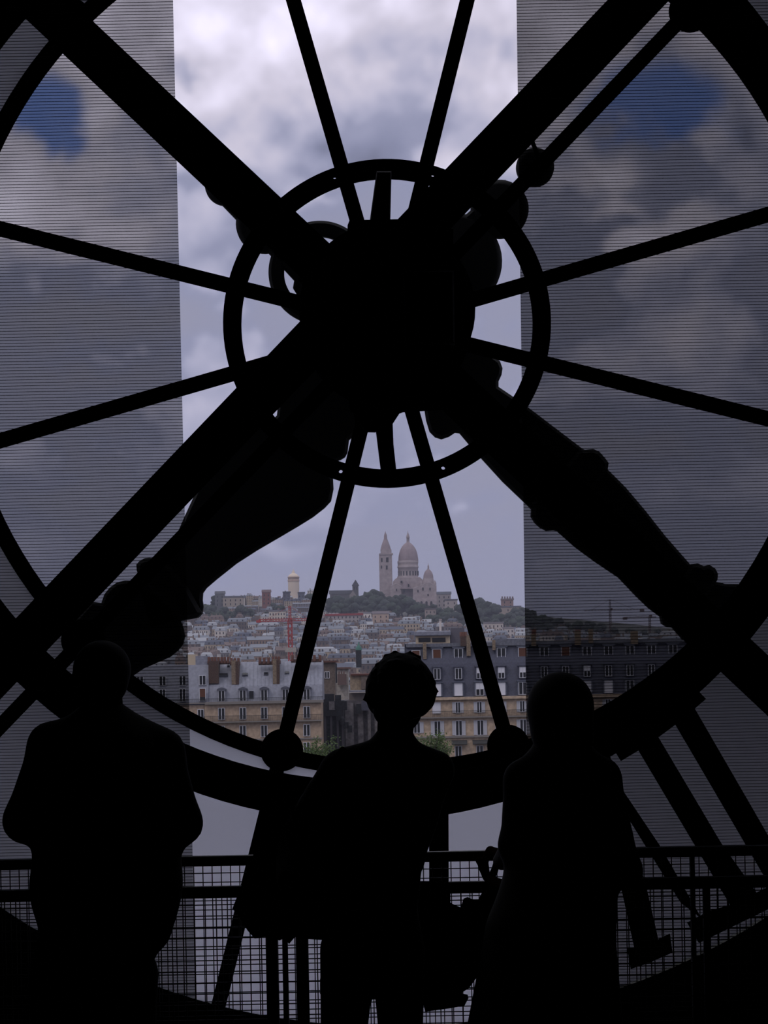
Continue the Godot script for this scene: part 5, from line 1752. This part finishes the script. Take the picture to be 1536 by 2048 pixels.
	# the two nearer treetops below the window
	for s in [[632.0, 1532.0, 300.0, 62.0, 1, "bright leafy treetop above the numeral ring left of the middle person"], [862.0, 1520.0, 300.0, 60.0, 2, "bright leafy treetop beside the middle person's neck"]]:
		rng.seed = 300 + s[4]
		var d: float = s[2]
		var c := at(s[0], s[1], d)
		var r: float = s[3] * d / FOCAL
		var o := thing("leafy_tree", s[5], "tree", Vector3(c.x, EYE - 30.5, -d))
		var leaf := mat("leaf_fresh", Color(0.25, 0.32, 0.16), 0.8)
		leaf.backlight_enabled = true
		leaf.backlight = Color(0.22, 0.28, 0.10)
		obj("trunk", Build.new(true).tube([Vector3(c.x, EYE - 30.5, -d), Vector3(c.x + 0.3, c.y - r * 2.2, -d), Vector3(c.x, c.y, -d)], [0.4, 0.3, 0.1], 8), bark, o)
		var tips := []
		for i in 26:
			var a := rng.randf() * TAU
			var e := rng.randf_range(-0.3, 1.4)
			var far := rng.randf_range(0.6, 1.12) * r
			var tip := c + Vector3(cos(a) * cos(e), sin(e) * 0.95, sin(a) * cos(e)) * far
			tips.append(tip)
			obj("branch", Build.new(true).tube([Vector3(c.x, c.y - r * 0.8, -d), c.lerp(tip, 0.5) + Vector3(0, -0.1, 0), tip], [0.09, 0.06, 0.02], 5), bark, o)
		var b := Build.new()
		for i in 3000:
			var tip: Vector3 = tips[rng.randi() % tips.size()]
			var along := rng.randf_range(0.45, 1.06)
			var q := c.lerp(tip, along) + Vector3(rng.randfn(), rng.randfn(), rng.randfn()) * 0.32
			var u := Vector3(rng.randfn(), rng.randfn(), rng.randfn()).normalized() * rng.randf_range(0.10, 0.17)
			var v := u.cross(Vector3(rng.randfn(), rng.randfn(), rng.randfn())).normalized() * 0.07
			b.quad(q - u, q + v, q + u, q - v)
		stuff(obj("foliage", b, leaf, o))


# ---------------------------------------------------------------- cranes
func lattice(b: Build, a: Vector3, e: Vector3, w: float, n: int) -> Build:
	var y := (e - a).normalized()
	var x := y.cross(Vector3(0, 0, 1)).normalized()
	var z := x.cross(y)
	var c := [x + z, x - z, -x - z, -x + z]
	for i in 4:
		b.bar(a + c[i] * w / 2, e + c[i] * w / 2, w * 0.3, w * 0.3)
	for k in n:
		var p := a.lerp(e, float(k) / n)
		var q := a.lerp(e, float(k + 1) / n)
		for i in 4:
			b.bar(p + c[i] * w / 2, q + c[(i + 1) % 4] * w / 2, w * 0.2, w * 0.2)
	return b


func build_cranes() -> void:
	var red := mat("crane_red", Color(0.60, 0.13, 0.12), 0.6)
	var rust := mat("crane_dark", Color(0.30, 0.20, 0.19), 0.7)
	var grey := mat("crane_block", Color(0.5, 0.48, 0.47), 0.9)
	for s in [
		["red tower crane standing among the rooftops in the middle distance", 1500.0, 581, 1300, 1212, 517, 632, 1241, red, 7, 1.6],
		["faint tower crane with a long level arm behind the dark blind", 2900.0, 1221, 1262, 1199, 1168, 1284, 1221, rust, 3, 1.6],
		["second faint tower crane, its arm lower, near the clock hand", 2800.0, 1300, 1275, 1230, 1250, 1312, 1235, rust, 4, 1.6],
	]:
		var d: float = s[1]
		var k := d / FOCAL
		var foot := at(s[2], s[3], d)
		var gy := minf(ground_at(foot.x, d) + EYE, foot.y) - 1.0
		var t := thing("tower_crane", s[0], "crane", Vector3(foot.x, gy, -d))
		var top := at(s[2], s[4], d)
		var m: Material = s[8]
		var arm_l := at(s[5], s[7], d)
		var arm_r := at(s[6], s[7] - 0.0192 * (s[6] - s[5]), d)
		var pivot := Vector3(foot.x, arm_l.y, -d)
		obj("mast", lattice(Build.new(), Vector3(foot.x, gy, -d), pivot, 7.5 * k if s[9] == 7 else 3.4 * k, 16), m, t)
		obj("tower_top", lattice(Build.new(), pivot, Vector3(foot.x, top.y, -d), 4.0 * k if s[9] == 7 else 2.4 * k, 5), m, t)
		obj("arm", lattice(Build.new(), arm_l, arm_r, 4.4 * k if s[9] == 7 else 1.9 * k, 18), m, t)
		obj("cab", Build.new().box(pivot + Vector3(2.5 * k, 1.5 * k, 1.0), Vector3(4.5 * k, 5.0 * k, 2.0), 0.15), m, t)
		obj("counterweight", Build.new().box((arm_l if s[9] != 3 else arm_r) + Vector3(0, -2.0 * k, 0), Vector3(9.0 * k, 5.0 * k, 1.8), 0.1), m, t)
		obj("tie", Build.new().bar(Vector3(foot.x, top.y, -d), arm_l.lerp(arm_r, 0.12), 0.5 * k, 0.2), m, t)
		obj("tie", Build.new().bar(Vector3(foot.x, top.y, -d), arm_l.lerp(arm_r, 0.88), 0.5 * k, 0.2), m, t)
		if s[9] == 7:
			obj("base_block", pbox(Build.new(), 570, 1295, 592, 1304, d - 1.5, 5.0), mat("white_render", Color(0.70, 0.67, 0.64), 0.95), t)
